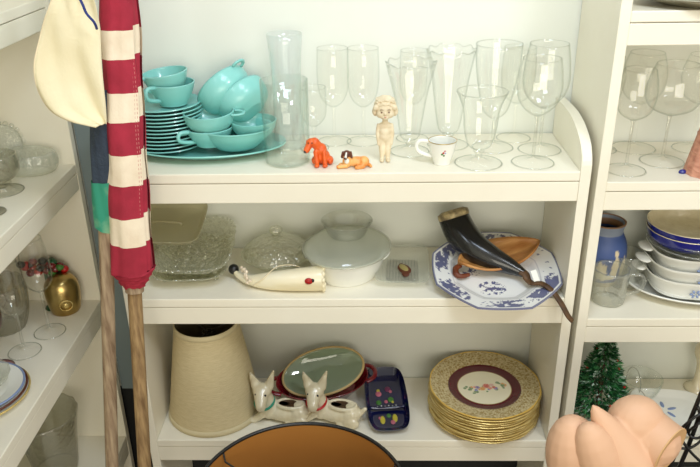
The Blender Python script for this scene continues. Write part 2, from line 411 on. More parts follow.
tilted('turquoise serving bowl tipped on its side, nested behind the tab-handled one', (-.226, .190, T1+.106), .058, .050, None)

# ------------------------------------------------------------------ glassware
def stem(label, loc, H, foot, bowl, stem_r, zb, mat=None, cat='glass', name='wine_glass', group=None, n=40, shape=None, t=.0012):
    """bowl: profile points (r,z) starting at the stem top"""
    mat = mat or M['glass']
    o = root(name, label, cat, loc, group)
    bm = bmesh.new(); rev(bm, smooth_prof([(0, .0), (foot*.96, 0), (foot, .0012), (foot*.95, .0022), (foot*.5, .004), (stem_r*1.6, .009), (stem_r, .014)], 2), 40); ft = ob('foot', bm, mat, o)
    bm = bmesh.new(); tube(bm, [(foot*.985*cos(2*pi*k/48), foot*.985*sin(2*pi*k/48), .0013) for k in range(48)], .0009, 6, closed=True); ob('foot_edge', bm, M['rim_glass'], ft)
    bm = bmesh.new(); rev(bm, [(stem_r, .012), (stem_r*.85, zb*.5), (stem_r, zb-.006), (stem_r*1.7, zb)], 12); ob('stem', bm, M['rim_glass'] if mat is M['glass'] else mat, o)
    bm = bmesh.new(); rev(bm, shell(smooth_prof([(0, zb-.001)]+bowl, 4), t), n, shape); b = ob('bowl', bm, mat, o)
    R_, Z_ = bowl[-1]; R_ -= t*.5; pts = []
    for k in range(80):
        a = 2*pi*k/80
        x, y, dz = (tuple(shape(a, R_, Z_))+(0,))[:3] if shape else (R_*cos(a), R_*sin(a), 0)
        pts.append((x, y, Z_+dz))
    bm = bmesh.new(); tube(bm, pts, .0009 if name != 'wine_glass' else .0006, 6, closed=True); ob('rim', bm, M['rim_glass'], b)
    return o
def flute_shape(k, amp):
    return lambda t, r, z: (r*(1+amp*cos(k*t))*cos(t), r*(1+amp*cos(k*t))*sin(t), 0)
def ruffle(k, amp, zr, zs):
    def f(t, r, z):
        q_ = max(0, (z-zs)/(zr-zs)); s = 1+amp*cos(k*t)*(.35+q_)
        return (r*s*cos(t), r*s*sin(t), .12*amp*q_**3*cos(k*t))
    return f
# tall footed ice-cream glasses
stem('tall footed sundae glass with ruffled rim, just right of the bisque doll', (.130, .125, T1), .184, .040,
     [(.010, .026), (.020, .034), (.026, .07), (.034, .12), (.050, .184)], .008, .024, name='sundae_glass', shape=ruffle(10, .022, .184, .12), n=80)
stem('tall footed sundae glass with ruffled rim, behind the white teacup', (.213, .165, T1), .2, .042,
     [(.010, .026), (.022, .036), (.030, .08), (.038, .14), (.050, .200)], .008, .024, name='sundae_glass', shape=ruffle(10, .022, .200, .13), n=80)
stem('short footed glass with flared rim, to the right of the white teacup', (.262, .052, T1), .144, .046,
     [(.012, .03), (.024, .04), (.032, .07), (.036, .11), (.049, .144)], .007, .026, name='footed_glass')
stem('large clear wine glass at the front right end of the top shelf', (.369, .052, T1), .2, .041,
     [(.014, .099), (.034, .118), (.0425, .145), (.041, .175), (.036, .205)], .0036, .096)
stem('large clear wine glass behind the front one, near the rounded shelf end', (.398, .128, T1), .215, .043,
     [(.014, .092), (.036, .112), (.046, .14), (.044, .18), (.038, .217)], .0036, .09)
stem('tall clear goblet with wide bowl between the sundae glass and large wine glasses', (.304, .145, T1), .214, .042,
     [(.012, .066), (.026, .082), (.036, .12), (.044, .17), (.046, .214)], .0045, .062, name='goblet')
stem('clear goblet at the back, left of the bisque doll', (.035, .19, T1), .2, .036, [(.012, .08), (.028, .1), (.034, .14), (.032, .2)], .004, .078, M['glass_back'])
stem('clear goblet at the back, above the reclining dog figurine', (-.028, .193, T1), .2, .036, [(.012, .08), (.028, .1), (.034, .14), (.032, .2)], .004, .078, M['glass_back'])
stem('clear goblet at the back, behind the sundae glasses', (.140, .208, T1), .19, .034, [(.012, .08), (.026, .1), (.030, .14), (.028, .19)], .004, .078, M['glass_back'])
stem('clear goblet at the back, beside the glass vase', (-.068, .150, T1), .13, .030, [(.01, .05), (.024, .066), (.028, .09), (.027, .13)], .004, .048, M['glass_back'])
stem('clear goblet in the back right corner of the top shelf', (.358, .205, T1), .2, .036, [(.012, .08), (.030, .1), (.036, .14), (.033, .195)], .004, .078, M['glass_back'])
bm = bmesh.new(); rev(bm, shell([(0, 0), (.040, 0), (.0445, .003), (.0455, .012), (.0455, .08), (.0465, .166)], .0022), 56)
o = ob('cylinder_vase', bm, M['vase_glass']); o.location = (-.117, .070, T1); tag(o, 'straight-sided clear glass cylinder vase beside the turquoise bowls', 'vase')
bm = bmesh.new(); rev(bm, shell(smooth_prof([(0, 0), (.030, 0), (.033, .004), (.031, .06), (.029, .12), (.031, .17), (.036, .235)], 3), .0022), 48)
o = ob('tall_vase', bm, M['smoke']); o.location = (-.122, .168, T1); tag(o, 'tall frosty glass vase behind the cylinder vase', 'vase')

# white teacup with flower sprig
c = cup('small white creamer cup with painted flower sprig on the top shelf', (.190, .052, T1), (0, 0, R(176)), M['white'], .0275, .048, name='creamer_cup')
bm = bmesh.new(); tube(bm, [(.0277*cos(2*pi*k/40), .0277*sin(2*pi*k/40), .048) for k in range(40)], .0008, 6, closed=True); ob('gilt_rim', bm, M['gold'], c)
for (a, z, rr, mt) in ((R(94), .030, .0028, 'red'), (R(100), .034, .0025, 'pink'), (R(88), .027, .0026, 'green'), (R(97), .024, .0022, 'green'), (R(104), .029, .0016, 'blue')):
    bm = bmesh.new(); rad = .0185+z*.17; ball(bm, (rad*cos(a), rad*sin(a), z), (rr, .0018, rr), seg=10); ob('flower_print', bm, M[mt], c)

# ------------------------------------------------------------------ figurines (top shelf)
def eyes(parent, pts, r, mat='black'):
    for p in pts:
        bm = bmesh.new(); ball(bm, p, r, seg=8); ob('eye', bm, M[mat], parent)
f = root('dog_figurine', 'small orange sitting dog figurine with long ears, next to the glass vase', 'figurine', (-.050, .052, T1))
bm = bmesh.new()
ball(bm, (.004, .004, .015), (.0155, .015, .0155)); ball(bm, (.001, .001, .030), (.0125, .0115, .014))
cap(bm, (-.002, 0, .034), (-.010, -.002, .046), .010, .010, 4)
ball(bm, (-.017, -.003, .046), (.0095, .009, .009)); cap(bm, (-.020, -.005, .043), (-.026, -.010, .033), .0075, .0062, 4)
for s in (-1, 1):
    cap(bm, (s*.008, -.008, .028), (s*.008+.002, -.014, .004), .0055, .005, 5); ball(bm, (s*.008+.002, -.018, .004), (.0055, .008, .004)); ball(bm, (s*.015+.004, .002, .008), (.007, .013, .008))
blob('body', bm, M['orange'], f, .0011)
for s in (-1, 1):
    bm = bmesh.new(); cap(bm, (-.015+s*.009, -.002+s*.001, .049), (-.013+s*.0115, -.006, .035), .003, .0045, 4); blob('ear', bm, M['orange'], f, .001)
bm = bmesh.new(); ball(bm, (-.0285, -.013, .031), .0032, seg=10); ob('nose', bm, M['black'], f)
eyes(f, ((-.022, -.0115, .048), (-.0145, -.012, .048)), .0014)

f = root('dog_figurine', 'small tan and white dog figurine lying down with brown head', 'figurine', (.016, .034, T1))
bm = bmesh.new()
ball(bm, (.008, .003, .0105), (.022, .011, .0105)); ball(bm, (.020, .002, .011), (.011, .012, .011)); ball(bm, (-.012, 0, .012), (.010, .009, .012))
cap(bm, (-.012, -.001, .016), (-.014, -.003, .024), .0075, .0068, 4)
cap(bm, (-.014, -.006, .005), (-.030, -.009, .004), .0048, .004, 5); cap(bm, (-.012, .005, .005), (-.026, .003, .004), .0045, .004, 5)
cap(bm, (.018, -.008, .005), (.006, -.013, .004), .0055, .004, 4); cap(bm, (.028, .006, .005), (.034, -.004, .0035), .0038, .003, 4)
blob('body', bm, M['tan'], f, .001)
bm = bmesh.new(); ball(bm, (-.013, -.0025, .028), (.0082, .0078, .0078)); cap(bm, (-.014, -.008, .026), (-.0155, -.013, .0235), .0045, .0038, 3)
for s in (-1, 1): cap(bm, (-.013+s*.0078, 0, .031), (-.013+s*.0092, -.002, .022), .0022, .003, 4)
blob('head', bm, M['brown'], f, .0009)
bm = bmesh.new(); cap(bm, (-.0135, -.0095, .0325), (-.0152, -.0145, .025), .0016, .0026, 4); ball(bm, (-.013, -.0085, .016), (.005, .003, .006), seg=10); ob('white_blaze', bm, M['white'], f)
bm = bmesh.new(); ball(bm, (-.0158, -.017, .0245), .0016, seg=8); ob('nose', bm, M['black'], f)
eyes(f, ((-.0175, -.0098, .0288), (-.0098, -.0098, .0288)), .001)

d = root('bisque_doll', 'cream bisque doll standing with bobbed curls and arms at her sides', 'figurine', (.078, .068, T1))
bm = bmesh.new()
for s in (-1, 1):
    cap(bm, (s*.0062, 0, .045), (s*.0058, -.001, .022), .0082, .0062, 6); cap(bm, (s*.0058, -.001, .022), (s*.0055, 0, .006), .0060, .0046, 5)
    ball(bm, (s*.0062, -.004, .0035), (.005, .009, .0038))
    cap(bm, (s*.0125, 0, .074), (s*.0152, -.001, .058), .0044, .0038, 5); cap(bm, (s*.0152, -.001, .058), (s*.0135, -.003, .042), .0037, .0030, 5); ball(bm, (s*.0128, -.004, .0385), (.003, .0032, .0048))
ball(bm, (0, 0, .052), (.0135, .0105, .013)); ball(bm, (0, -.001, .062), (.0120, .0100, .012)); ball(bm, (0, 0, .073), (.0135, .0088, .0085))
cap(bm, (0, 0, .078), (0, 0, .088), .0060, .0058, 3)
ball(bm, (0, -.001, .106), (.0195, .018, .0195)); ball(bm, (-.0085, -.0095, .100), .0088); ball(bm, (.0085, -.0095, .100), .0088); ball(bm, (0, -.0145, .093), (.006, .005, .004))
ball(bm, (0, -.0192, .1015), (.0022, .0026, .0022), seg=8)
blob('body', bm, M['bisque'], d, .0012, 3)
bm = bmesh.new(); ball(bm, (0, .0045, .1125), (.0225, .0185, .0205))
for s in (-1, 1):
    ball(bm, (s*.0200, -.002, .1030), (.0055, .0075, .0085)); ball(bm, (s*.0175, -.0095, .1120), (.0062, .0055, .0062)); ball(bm, (s*.0185, .004, .0975), (.0055, .007, .006))
for k in range(11):
    t = -1+2*k/10; ball(bm, (.0165*t, -.0135+.006*t*t, .1190-.0035*t*t+.0012*sin(k*2.1)), (.0040, .0034, .0034), seg=8)
for j in range(3):
    for k in range(9):
        t = -1+2*k/8; ball(bm, (.0155*t, -.0085+.009*j, .1265+.0030*(j > 0)-.0045*t*t+.0008*sin(k*2+j)), (.0036, .0048, .0024), seg=8)
blob('hair', bm, M['bisque'], d, .0010, 2)
eyes(d, ((-.0070, -.0178, .1050), (.0070, -.0178, .1050)), .0016, 'brown')
for s in (-1, 1):
    bm = bmesh.new(); tube(bm, [(s*.0040, -.0188, .1095), (s*.0070, -.0182, .1105), (s*.0100, -.0165, .109)], .0005, 6); ob('eyebrow', bm, M['brown'], d)
bm = bmesh.new(); ball(bm, (0, -.0196, .0955), (.0028, .0014, .0010), seg=8); ob('mouth', bm, M['terracotta'], d)

# ------------------------------------------------------------------ middle shelf
def scallop_sq(a, b, e, k, amp):
    s0 = sup(1, 1, e)
    def f(t, r, z):
        x, y = s0(t, 1, 0); w_ = 1+amp*abs(cos(k*t/2))*1.6*min(1, r)
        return (x*r*a*w_, y*r*b*w_, .004*cos(k*t)*max(0, (r-.7)) if r > .7 else 0)
    return f
def cut_plate(label, loc, a, b, rot, mat=None, name='cut_glass_plate', h=.026, rib=True, e=4, k=36, group=None):
    o = root(name, label, 'plate', loc, group, rot)
    bm = bmesh.new()
    pr = [(0, 0), (.55, 0), (.62, .002), (.80, h*.55), (.93, h*.9), (1.0, h)]
    rev(bm, shell(pr, .003)[:], 112, lambda t, r, z: scallop_sq(a, b, e, k, .045)(t, r, z))
    ob('body', bm, mat or M['cut'], o)
    bm = bmesh.new()
    for i in range(7):
        for j in range(5):
            ball(bm, ((-3+i)*a*.24, (-2+j)*b*.26, .0035), (a*.085, b*.09, .0025), seg=6)
    g = ob('raised_pattern', bm, mat or M['cut'], o); g['kind'] = 'stuff'
    return o
cut_plate('scalloped pressed glass plate at the bottom of the stack beside the flag', (-.350, .128, T2), .078, .092, (0, 0, R(4)))
cut_plate('scalloped pressed glass plate in the middle of the stack beside the flag', (-.345, .130, T2+.017), .078, .092, (0, 0, R(-3)))
cut_plate('scalloped pressed glass plate under the olive tray', (-.340, .132, T2+.042), .082, .094, (R(11), 0, R(2)))
o = tray_ = root('handled_tray', 'olive-tinted rectangular glass tray tipped on the pressed glass plates', 'tray', (-.404, .148, T2+.100), rot=(R(20), 0, R(-4)))
bm = bmesh.new(); rev(bm, shell([(0, 0), (.80, 0), (.86, .003), (.95, .016), (1.0, .018)], .003), 72, lambda t, r, z: sup(.088, .068, 6)(t, r, z)); ob('body', bm, M['amber'], o, auto=40)
bm = bmesh.new(); tube(bm, [(-.035, 0, .006), (-.030, 0, .014), (.030, 0, .014), (.035, 0, .006)], .003, 8, sm=4); ob('handle', bm, M['amber'], o)

o = root('covered_dish', 'clear pressed glass covered bowl with knob behind the ivory tusk', 'bowl', (-.163, .158, T2))
bm = bmesh.new(); rev(bm, shell(smooth_prof([(0, 0), (.04, 0), (.05, .004), (.070, .022), (.082, .030)], 3), .003), 72, flute_shape(24, .012)); ob('body', bm, M['cut'], o)
bm = bmesh.new(); rev(bm, smooth_prof([(.078, .032), (.070, .044), (.045, .060), (.02, .068), (.010, .071), (.009, .076), (.015, .084), (.012, .092), (0, .095)], 3), 72, flute_shape(24, .01)); ob('lid', bm, M['cut'], o)

# ivory tusk
o = tusk_ = root('ivory_tusk', 'polished ivory tusk lying on the shelf with black ball tip', 'tusk', (-.15, .06, T2))
pts = [(-.247, .104, T2+.019), (-.236, .092, T2+.014), (-.212, .074, T2+.014), (-.17, .060, T2+.019), (-.12, .055, T2+.0238), (-.075, .056, T2+.0262), (-.050, .058, T2+.0268)]
bm = bmesh.new(); tube(bm, pts, [.005, .0068, .0105, .0185, .0235, .0262, .0268], 28, sm=6)
ob('body', bm, M['ivory'], o, False, auto=50)
bm = bmesh.new(); ball(bm, (-.250, .108, T2+.022), .0115, seg=20); ob('ball_tip', bm, M['black'], o, False)
bm = bmesh.new()
for k in range(11):
    a = 2*pi*k/11
    ball(bm, (-.049, .058+.0235*cos(a), T2+.0268+.0235*sin(a)), (.0045, .0066, .0066), seg=8)
ob('serrated_end', bm, M['ivory'], o, False)
bm = bmesh.new(); ring = []
tube(bm, [(-.228, .100, T2+.024), (-.222, .080, T2+.029), (-.214, .064, T2+.020)], .0016, 6, sm=3)
random.seed(4)
for k in range(20): ball(bm, (-.229+.0011*k+random.uniform(-.003, .003), .104-.0030*k+random.uniform(-.003, .003), T2+.030-.0006*abs(k-7)+random.uniform(-.003, .004)), random.uniform(.0026, .0044), seg=8)
ob('lace_tie', bm, M['flag_white'], o, False)
bm = bmesh.new(); tube(bm, [(-.200, .050, T2+.012), (-.175, .046, T2+.034), (-.15, .075, T2+.045), (-.118, .085, T2+.044), (-.10, .072, T2+.045)], .001, 6, sm=5); ob('cord', bm, M['canvas_hem'], o, False)
lb = root('ladybird_charm', 'tiny red ladybird charm perched on the thick end of the tusk', 'charm', (-.081, .031, T2+.034))
bm = bmesh.new(); ball(bm, (0, 0, 0), (.0088, .0055, .0072)); ob('shell', bm, M['red'], lb)
bm = bmesh.new(); ball(bm, (.0085, 0, .0015), (.0036, .0036, .004), seg=10); ob('head', bm, M['black'], lb)
for (x, z) in ((-.003, .003), (.003, .003), (-.003, -.003), (.003, -.002)):
    bm = bmesh.new(); ball(bm, (x, -.0042, z), .0013, seg=8); ob('spot', bm, M['black'], lb)

tusk_.location.y -= .016; tusk_.location.x -= .002; lb.location.y -= .016
# white casserole with glass lid, inverted glass dish on top
o = root('casserole', 'oval white casserole with side lug and clear glass lid', 'casserole', (-.004, .122, T2), rot=(0, 0, R(-16)))
def oval(a, b): return lambda t, r, z: (r*a*cos(t), r*b*sin(t))
bm = bmesh.new(); rev(bm, shell(smooth_prof([(0, 0), (.62, 0), (.70, .004), (.82, .03), (.90, .055), (.93, .058)], 3), .004)[:], 64, oval(.098, .108)); ob('body', bm, M['white'], o)
for s in (-1, 1):
    bm = bmesh.new()
    ball(bm, (s*.087, 0, .055), (.010, .028, .0035)); ob('lug_handle', bm, M['white'], o)
bm = bmesh.new(); rev(bm, smooth_prof([(1.0, .059), (1.01, .062), (.97, .064), (.90, .070), (.75, .076), (.4, .079), (0, .080)], 3), 64, oval(.094, .104)); lidc = ob('lid', bm, M['lid_clear'], o)
bm = bmesh.new(); tube(bm, [(.0955*cos(2*pi*k/64), .1055*sin(2*pi*k/64), .062) for k in range(64)], .0024, 8, closed=True); ob('lid_rim', bm, M['strong_glass'], lidc)
bm = bmesh.new(); rev(bm, shell(smooth_prof([(0, 0), (.034, 0), (.042, .004), (.052, .026), (.056, .032), (.057, .034)], 3), .0025), 56)
o = ob('glass_bowl', bm, M['strong_glass']); o.location = (-.003, .140, T2+.083); tag(o, 'round clear glass bowl standing on the lid of the white casserole', 'bowl')

# square ribbed dish with butterfly brooch
o = root('square_dish', 'square ribbed clear glass dish in the middle of the second shelf', 'dish', (.119, .122, T2), rot=(0, 0, R(-3)))
bm = bmesh.new(); rev(bm, shell([(0, 0), (.62, 0), (.7, .002), (.9, .013), (1, .018)], .003), 96, lambda t, r, z: scallop_sq(.058, .085, 7, 36, .012)(t, r, z)); ob('body', bm, M['cut_soft'], o, auto=40)
bm = bmesh.new()
for k in range(-5, 6): tube(bm, [(k*.0068, -.048, .0042), (k*.0068, .048, .0042)], .0016, 6)
g = ob('ribs', bm, M['glass_back'], o); g['kind'] = 'stuff'
o = root('brooch', 'small dark brooch with gold centre lying in the square glass dish', 'brooch', (.123, .108, T2+.012), rot=(R(30), 0, R(-58))); o.scale = (1.15, 1.15, 1.0)
bm = bmesh.new(); ball(bm, (0, 0, 0), (.020, .0095, .003)); ball(bm, (.012, -.006, 0), (.010, .007, .003), seg=10); ball(bm, (-.014, .002, 0), (.006, .005, .003), seg=10); ob('back_plate', bm, M['brown'], o)
bm = bmesh.new(); ball(bm, (-.002, .001, .002), (.0145, .0055, .0028)); ob('gold_centre', bm, pm('dull_gold', srgb(186, 172, 110), .4, metal=.4), o)

# blue and white platter
BL = srgb(34, 46, 112); WH = srgb(234, 234, 230)
def mixc(a, b, t): return tuple(a[i]*(1-t)+b[i]*t for i in range(3))+(1,)
def octo(t, r, z):
    k = 8; a = ((t+pi/8) % (2*pi/k))-pi/k
    s = 1/(cos(a)**.62)
    return (r*s*.985*cos(t), r*s*.985*sin(t))
def platter_col(co):
    x, y = co.x, co.y; r = math.hypot(x, y); t = math.atan2(y, x)
    a = ((t+pi/8) % (pi/4))-pi/8
    rr = r*cos(a)**.62/.985
    n1 = noise.noise(Vector((x*95, y*95, 0))); n2 = noise.noise(Vector((x*260, y*260, 3)))
    c = WH
    if rr > .1345: return mixc(WH, BL, .8)
    if .096 < rr < .130:
        m = noise.noise(Vector((cos(t)*2.6, sin(t)*2.6, 1.3)))+.14
        if n1*1.2+n2*.7+m*1.6 > .30 and rr > .100+.012*abs(n2): c = mixc(WH, BL, .85)
    if abs(rr-.094) < .0008: c = mixc(WH, BL, .3)
    for (cx, cy, s) in ((-.012, -.045, .030), (.035, .016, .016), (-.05, .01, .018), (-.02, .05, .018)):
        dd = math.hypot(x-cx, (y-cy)*1.3)
        if dd < s and n1*.9+n2*.8+.30*(1-dd/s) > .16: c = mixc(WH, BL, .88)
    return c
bm = bmesh.new()
pr = [(0, 0), (.03, 0), (.078, 0), (.084, .003), (.092, .009), (.100, .012), (.128, .0175), (.1375, .020)]
ds = []
for (a, b) in zip(pr[:-1], pr[1:]):
    k = max(1, int(math.hypot(b[0]-a[0], b[1]-a[1])/.0019))
    ds += [(a[0]+(b[0]-a[0])*i/k, a[1]+(b[1]-a[1])*i/k) for i in range(k)]
ds.append(pr[-1])
rev(bm, shell(ds, .0035), 288, octo)
o = ob('platter', bm, M['col'], auto=60); colour(o, platter_col)
o.location = (.316, .073, .8448); o.rotation_euler = (R(9.3), 0, 0); tag(o, 'octagonal white platter with blue floral border leaning on the second shelf', 'platter')
# carved wooden leaf dish
def frame_pts(o_, u_, v_, w_, pts): return [Vector(o_)+Vector(u_)*a+Vector(v_)*b+Vector(w_)*c_ for a, b, c_ in pts]
o = root('wooden_dish', 'carved orange-brown wooden leaf-shaped dish lying on the blue and white platter', 'dish', (.328, .108, .869), rot=(R(12), R(-4), R(15)))
bm = bmesh.new(); L = .098; rows = []
for i in range(29):
    s = -1+2*i/28
    wd = .050*(max(0, 1-abs(s+.12)**2.2/(1.12 if s > 0 else .88)**2.2))**.8+.0012
    bend = .012*s*s; ridge = []
    for j in range(13):
        v = -1+2*j/12; ridge.append(Vector((s*L, v*wd+.006*s, bend+.013*(v*v)-.002*cos(v*pi*3)*(1-abs(s)))))
    rows.append([bm.verts.new(p) for p in ridge])
for i in range(28):
    for j in range(12): bm.faces.new((rows[i][j], rows[i+1][j], rows[i+1][j+1], rows[i][j+1]))
b = ob('body', bm, M['wood_dish'], o); sm_ = b.modifiers.new('s', 'SOLIDIFY'); sm_.thickness = .0045; sm_.offset = -1
bm = bmesh.new(); tube(bm, [(-.090, -.004, .006), (-.103, -.010, .006), (-.108, -.026, .004), (-.098, -.032, .001), (-.080, -.030, -.001)], [.005, .0065, .0065, .0055, .004], 10, sm=4); ob('stem_handle', bm, M['wood_dark'], o)
# powder horn
o = root('powder_horn', 'black curved horn with pale wide end and leather strap, lying across the platter', 'horn', (.28, .1, .90))
pts = [(.231, .165, .953), (.236, .158, .938), (.250, .135, .915), (.274, .108, .896), (.308, .084, .883), (.342, .066, .874), (.372, .048, .865)]
bm = bmesh.new(); tube(bm, pts, [.034, .0345, .0355, .033, .027, .0185, .009], 28, sm=6); ob('body', bm, M['horn'], o, False, auto=60)
bm = bmesh.new(); dn = (Vector(pts[0])-Vector(pts[1])).normalized()
tube(bm, [Vector(pts[0])-dn*.010, Vector(pts[0])-dn*.004, Vector(pts[0])+dn*.003, Vector(pts[0])+dn*.008], [.0343, .0352, .0343, .024], 28); ob('pale_end', bm, M['horn_tip'], o, False)
bm = bmesh.new(); tube(bm, [(.366, .050, .869), (.374, .043, .866), (.378, .032, .858), (.386, .022, .856), (.402, .014, .860), (.420, -.002, .853), (.438, -.020, .832), (.450, -.032, .812), (.4605, -.034, .799)],
                       [.0115, .011, .009, .0085, .008, .008, .0082, .0078, .0065], 10, .5, sm=4); ob('strap', bm, M['leather'], o, False)
bm = bmesh.new(); box(bm, -.006, .006, -.0006, .0006, -.013, .013)
bmesh.ops.transform(bm, matrix=Matrix.Translation((.391, .026, .8705)) @ Matrix.Rotation(R(-20), 4, 'Y') @ Matrix.Rotation(R(-35), 4, 'X'), verts=bm.verts); ob('price_tag', bm, M['white'], o, False, smooth=False)

# ------------------------------------------------------------------ bottom shelf
o = root('lampshade', 'cream woven fabric lampshade standing on the bottom shelf', 'lampshade', (-.334, .120, T3))
rb, rt, H = .1125, .074, .249
bm = bmesh.new(); rev(bm, [(rb, .001), (rt, H), (rt-.0018, H), (rb-.0018, .001), (rb, .001)], 64); ob('fabric', bm, M['burlap'], o, auto=50)
bm = bmesh.new(); rev(bm, [(rb-.0022, .002), (rt-.0022, H-.001), (rt-.0028, H-.001), (rb-.0028, .002), (rb-.0022, .002)], 64); ob('lining', bm, M['shade_in'], o, auto=50)
for (r_, z_) in ((rb, .008), (rt, H-.004)):
    bm = bmesh.new(); rev(bm, [(r_+.0004-.0012, z_-.0068), (r_+.0016, z_-.006), (r_+.0006, z_+.006), (r_-.0018, z_+.0068)], 64); ob('binding', bm, M['shade_trim'], o)
bm = bmesh.new()
for k in range(3):
    a = R(20+120*k); tube(bm, [(0, 0, H-.03), (.03*cos(a), .03*sin(a), H-.022), ((rt-.003)*cos(a), (rt-.003)*sin(a), H-.004)], .0014, 6)
tube(bm, [(.012*cos(2*pi*k/20), .012*sin(2*pi*k/20), H-.03) for k in range(20)], .002, 6, closed=True); ob('spider', bm, M['steel_dark'], o)

# red oval casserole with tilted glass lid
o = root('oval_casserole', 'burgundy glazed oval baking dish with lug handles behind the dog planters', 'casserole', (-.074, .158, T3+.021), rot=(R(16), 0, R(14)))
bm = bmesh.new(); rev(bm, shell(smooth_prof([(0, 0), (.66, 0), (.75, .004), (.90, .03), (1, .048)], 3), .005)[:], 64, oval(.114, .064)); ob('body', bm, M['red_cer'], o)
for s in (-1, 1):
    bm = bmesh.new(); tube(bm, [(s*.105, -.026, .044), (s*.125, -.018, .046), (s*.133, 0, .047), (s*.125, .018, .046), (s*.105, .026, .044)], .006, 10, .6, sm=4, up=(0, 0, 1)); ob('lug_handle', bm, M['red_cer'], o)
def lidT(x, y, z):
    v = Matrix.Translation((.004, .010, .062)) @ Matrix.Rotation(R(22), 4, 'X') @ Matrix.Rotation(R(-9), 4, 'Y') @ Matrix.Rotation(R(4), 4, 'Z') @ Vector((x, y, z)); return tuple(v)
bm = bmesh.new(); rev(bm, smooth_prof([(0, -.018), (.4, -.017), (.8, -.008), (1.0, 0)], 3), 64, oval(.100, .057))
for v in bm.verts: v.co = lidT(*v.co)
lid_ = ob('lid', bm, M['lid_glass'], o); lid_['label'] = 'green-tinged clear glass lid set tilted in the dish'; s_ = lid_.modifiers.new('s', 'SOLIDIFY'); s_.thickness = .003
bm = bmesh.new(); tube(bm, [lidT(.1005*cos(2*pi*k/64), .0575*sin(2*pi*k/64), 0) for k in range(64)], .0034, 8, closed=True); ob('lid_rim', bm, pm('tan_rim', srgb(196, 168, 112), .4), lid_)

def scottie(label, loc, rot, collar):
    o = root('dog_planter', label, 'planter', loc, rot=rot); o.scale = (1.1, 1.1, 1.1)
    bm = bmesh.new()
    ball(bm, (.020, 0, .020), (.050, .024, .020)); ball(bm, (.048, 0, .023), (.024, .025, .022)); ball(bm, (-.018, 0, .028), (.022, .022, .028))
    cap(bm, (-.020, -.002, .040), (-.028, -.005, .066), .019, .018, 5)
    # head
    ball(bm, (-.030, -.004, .074), (.021, .020, .018)); cap(bm, (-.030, -.012, .071), (-.026, -.034, .056), .0165, .0115, 6); ball(bm, (-.026, -.036, .053), (.0105, .007, .009))
    for s in (-1, 1):
        # ears
        cap(bm, (-.030+s*.014, .001, .084), (-.030+s*.026, .004, .122 if s > 0 else .112), .0118, .0028, 8)
        ball(bm, (-.030+s*.019, -.0015, .098), (.0075, .0040, .017), rot=Matrix.Rotation(R(s*15), 3, 'Y'))
        cap(bm, (-.030, s*.013-.002, .02), (-.048, s*.015-.004, .006), .0095, .0075, 5); ball(bm, (-.054, s*.015-.004, .0065), (.011, .008, .0065))
        ball(bm, (.052, s*.020, .013), (.020, .010, .013)); ball(bm, (.034, s*.024, .006), (.015, .007, .006))
    cap(bm, (.068, 0, .026), (.080, 0, .040), .0075, .0045, 5)
    # raised planter lip (an oval ring) on the back
    for k in range(32):
        a = 2*pi*k/32; ball(bm, (.030+.030*cos(a), .0005+.016*sin(a), .0415), (.0045, .0045, .0050), seg=8)
    blob('body', bm, M['cream_cer'], o, .0019, 3)
    bm = bmesh.new(); rev(bm, [(0, .0425), (.9, .0425), (1, .0430)], 32, lambda t, r, z: (.030+r*.0275*cos(t), r*.0135*sin(t))); ob('planter_opening', bm, M['leather'], o)
    bm = bmesh.new(); n_ = 28
    tube(bm, [(-.0255+.0205*cos(2*pi*k/n_), -.008+.0215*sin(2*pi*k/n_), .0495-.006*sin(2*pi*k/n_)*-1) for k in range(n_)], .0028, 8, closed=True); ob('collar', bm, M[collar], o)
    for s in (-1, 1):
        bm = bmesh.new(); ball(bm, (-.0285+s*.0105, -.0225, .0765), (.0027, .0020, .0028), seg=8); ob('eye', bm, M['black'], o)
    bm = bmesh.new(); ball(bm, (-.0245, -.0425, .0555), (.0024, .002, .002), seg=8); ob('nose', bm, M['red'] if collar == 'green_cloth' else M['terracotta'], o)
    return o
scottie('cream pottery dog planter with green collar, lying next to the lampshade', (-.176, .078, T3), (0, 0, R(-8)), 'green_cloth')
scottie('cream pottery dog planter with red collar, in front of the burgundy dish', (-.052, .076, T3), (0, 0, R(-12)), 'red')

# navy relish tray with painted fruit
o = root('relish_tray', 'dark blue glazed two-part tray with painted fruit reliefs', 'tray', (.085, .118, T3+.010), rot=(R(10), R(0), R(5)))
def trayshape(t, r, z):
    x, y = sup(1, 1, 6)(t, 1, 0); return (x*r*.046*(1+.12*cos(y*1.5)), y*r*.098*(1+.03*cos(x*2)), 0)
bm = bmesh.new(); rev(bm, shell([(0, 0), (.7, 0), (.82, .003), (.93, .014), (1.0, .022)], .004), 80, trayshape); ob('body', bm, M['navy'], o, auto=45)
bm = bmesh.new(); tube(bm, [(-.043, -.022, .016), (-.02, -.022, .012), (.02, -.022, .012), (.043, -.022, .016)], .0042, 8, sm=3); ob('divider', bm, M['navy'], o)
fr = [(-.016, .030, 'pink', .009), (-.016, .040, 'yellow', .0055), (.008, .044, 'mauve_p', .009), (-.018, .002, 'green', .008), (.012, .010, 'green', .009), (.000, .004, 'pink', .0055), (.016, .002, 'yellow', .004),
      (-.014, -.052, 'yellow', .0075), (.002, -.040, 'green', .0065), (.016, -.048, 'yellow', .0075), (.010, -.060, 'pink', .007), (-.020, -.046, 'pink', .0045), (.014, .036, 'pink', .005)]
M['mauve_p'] = pm('plum_paint', srgb(110, 50, 84), .4)
for (x, y, mt, rr) in fr:
    bm = bmesh.new(); ball(bm, (x, y, .0045), (rr*.85, rr*(1.7 if mt == 'yellow' and rr > .007 else 1), .0025), seg=12); ob('fruit_relief', bm, M[mt], o)
for k in range(6):
    bm = bmesh.new(); ball(bm, (-.022+k*.009, -.012+.002*(k % 2), .006), .0018, seg=8); ob('relief_dot', bm, M['white'], o)

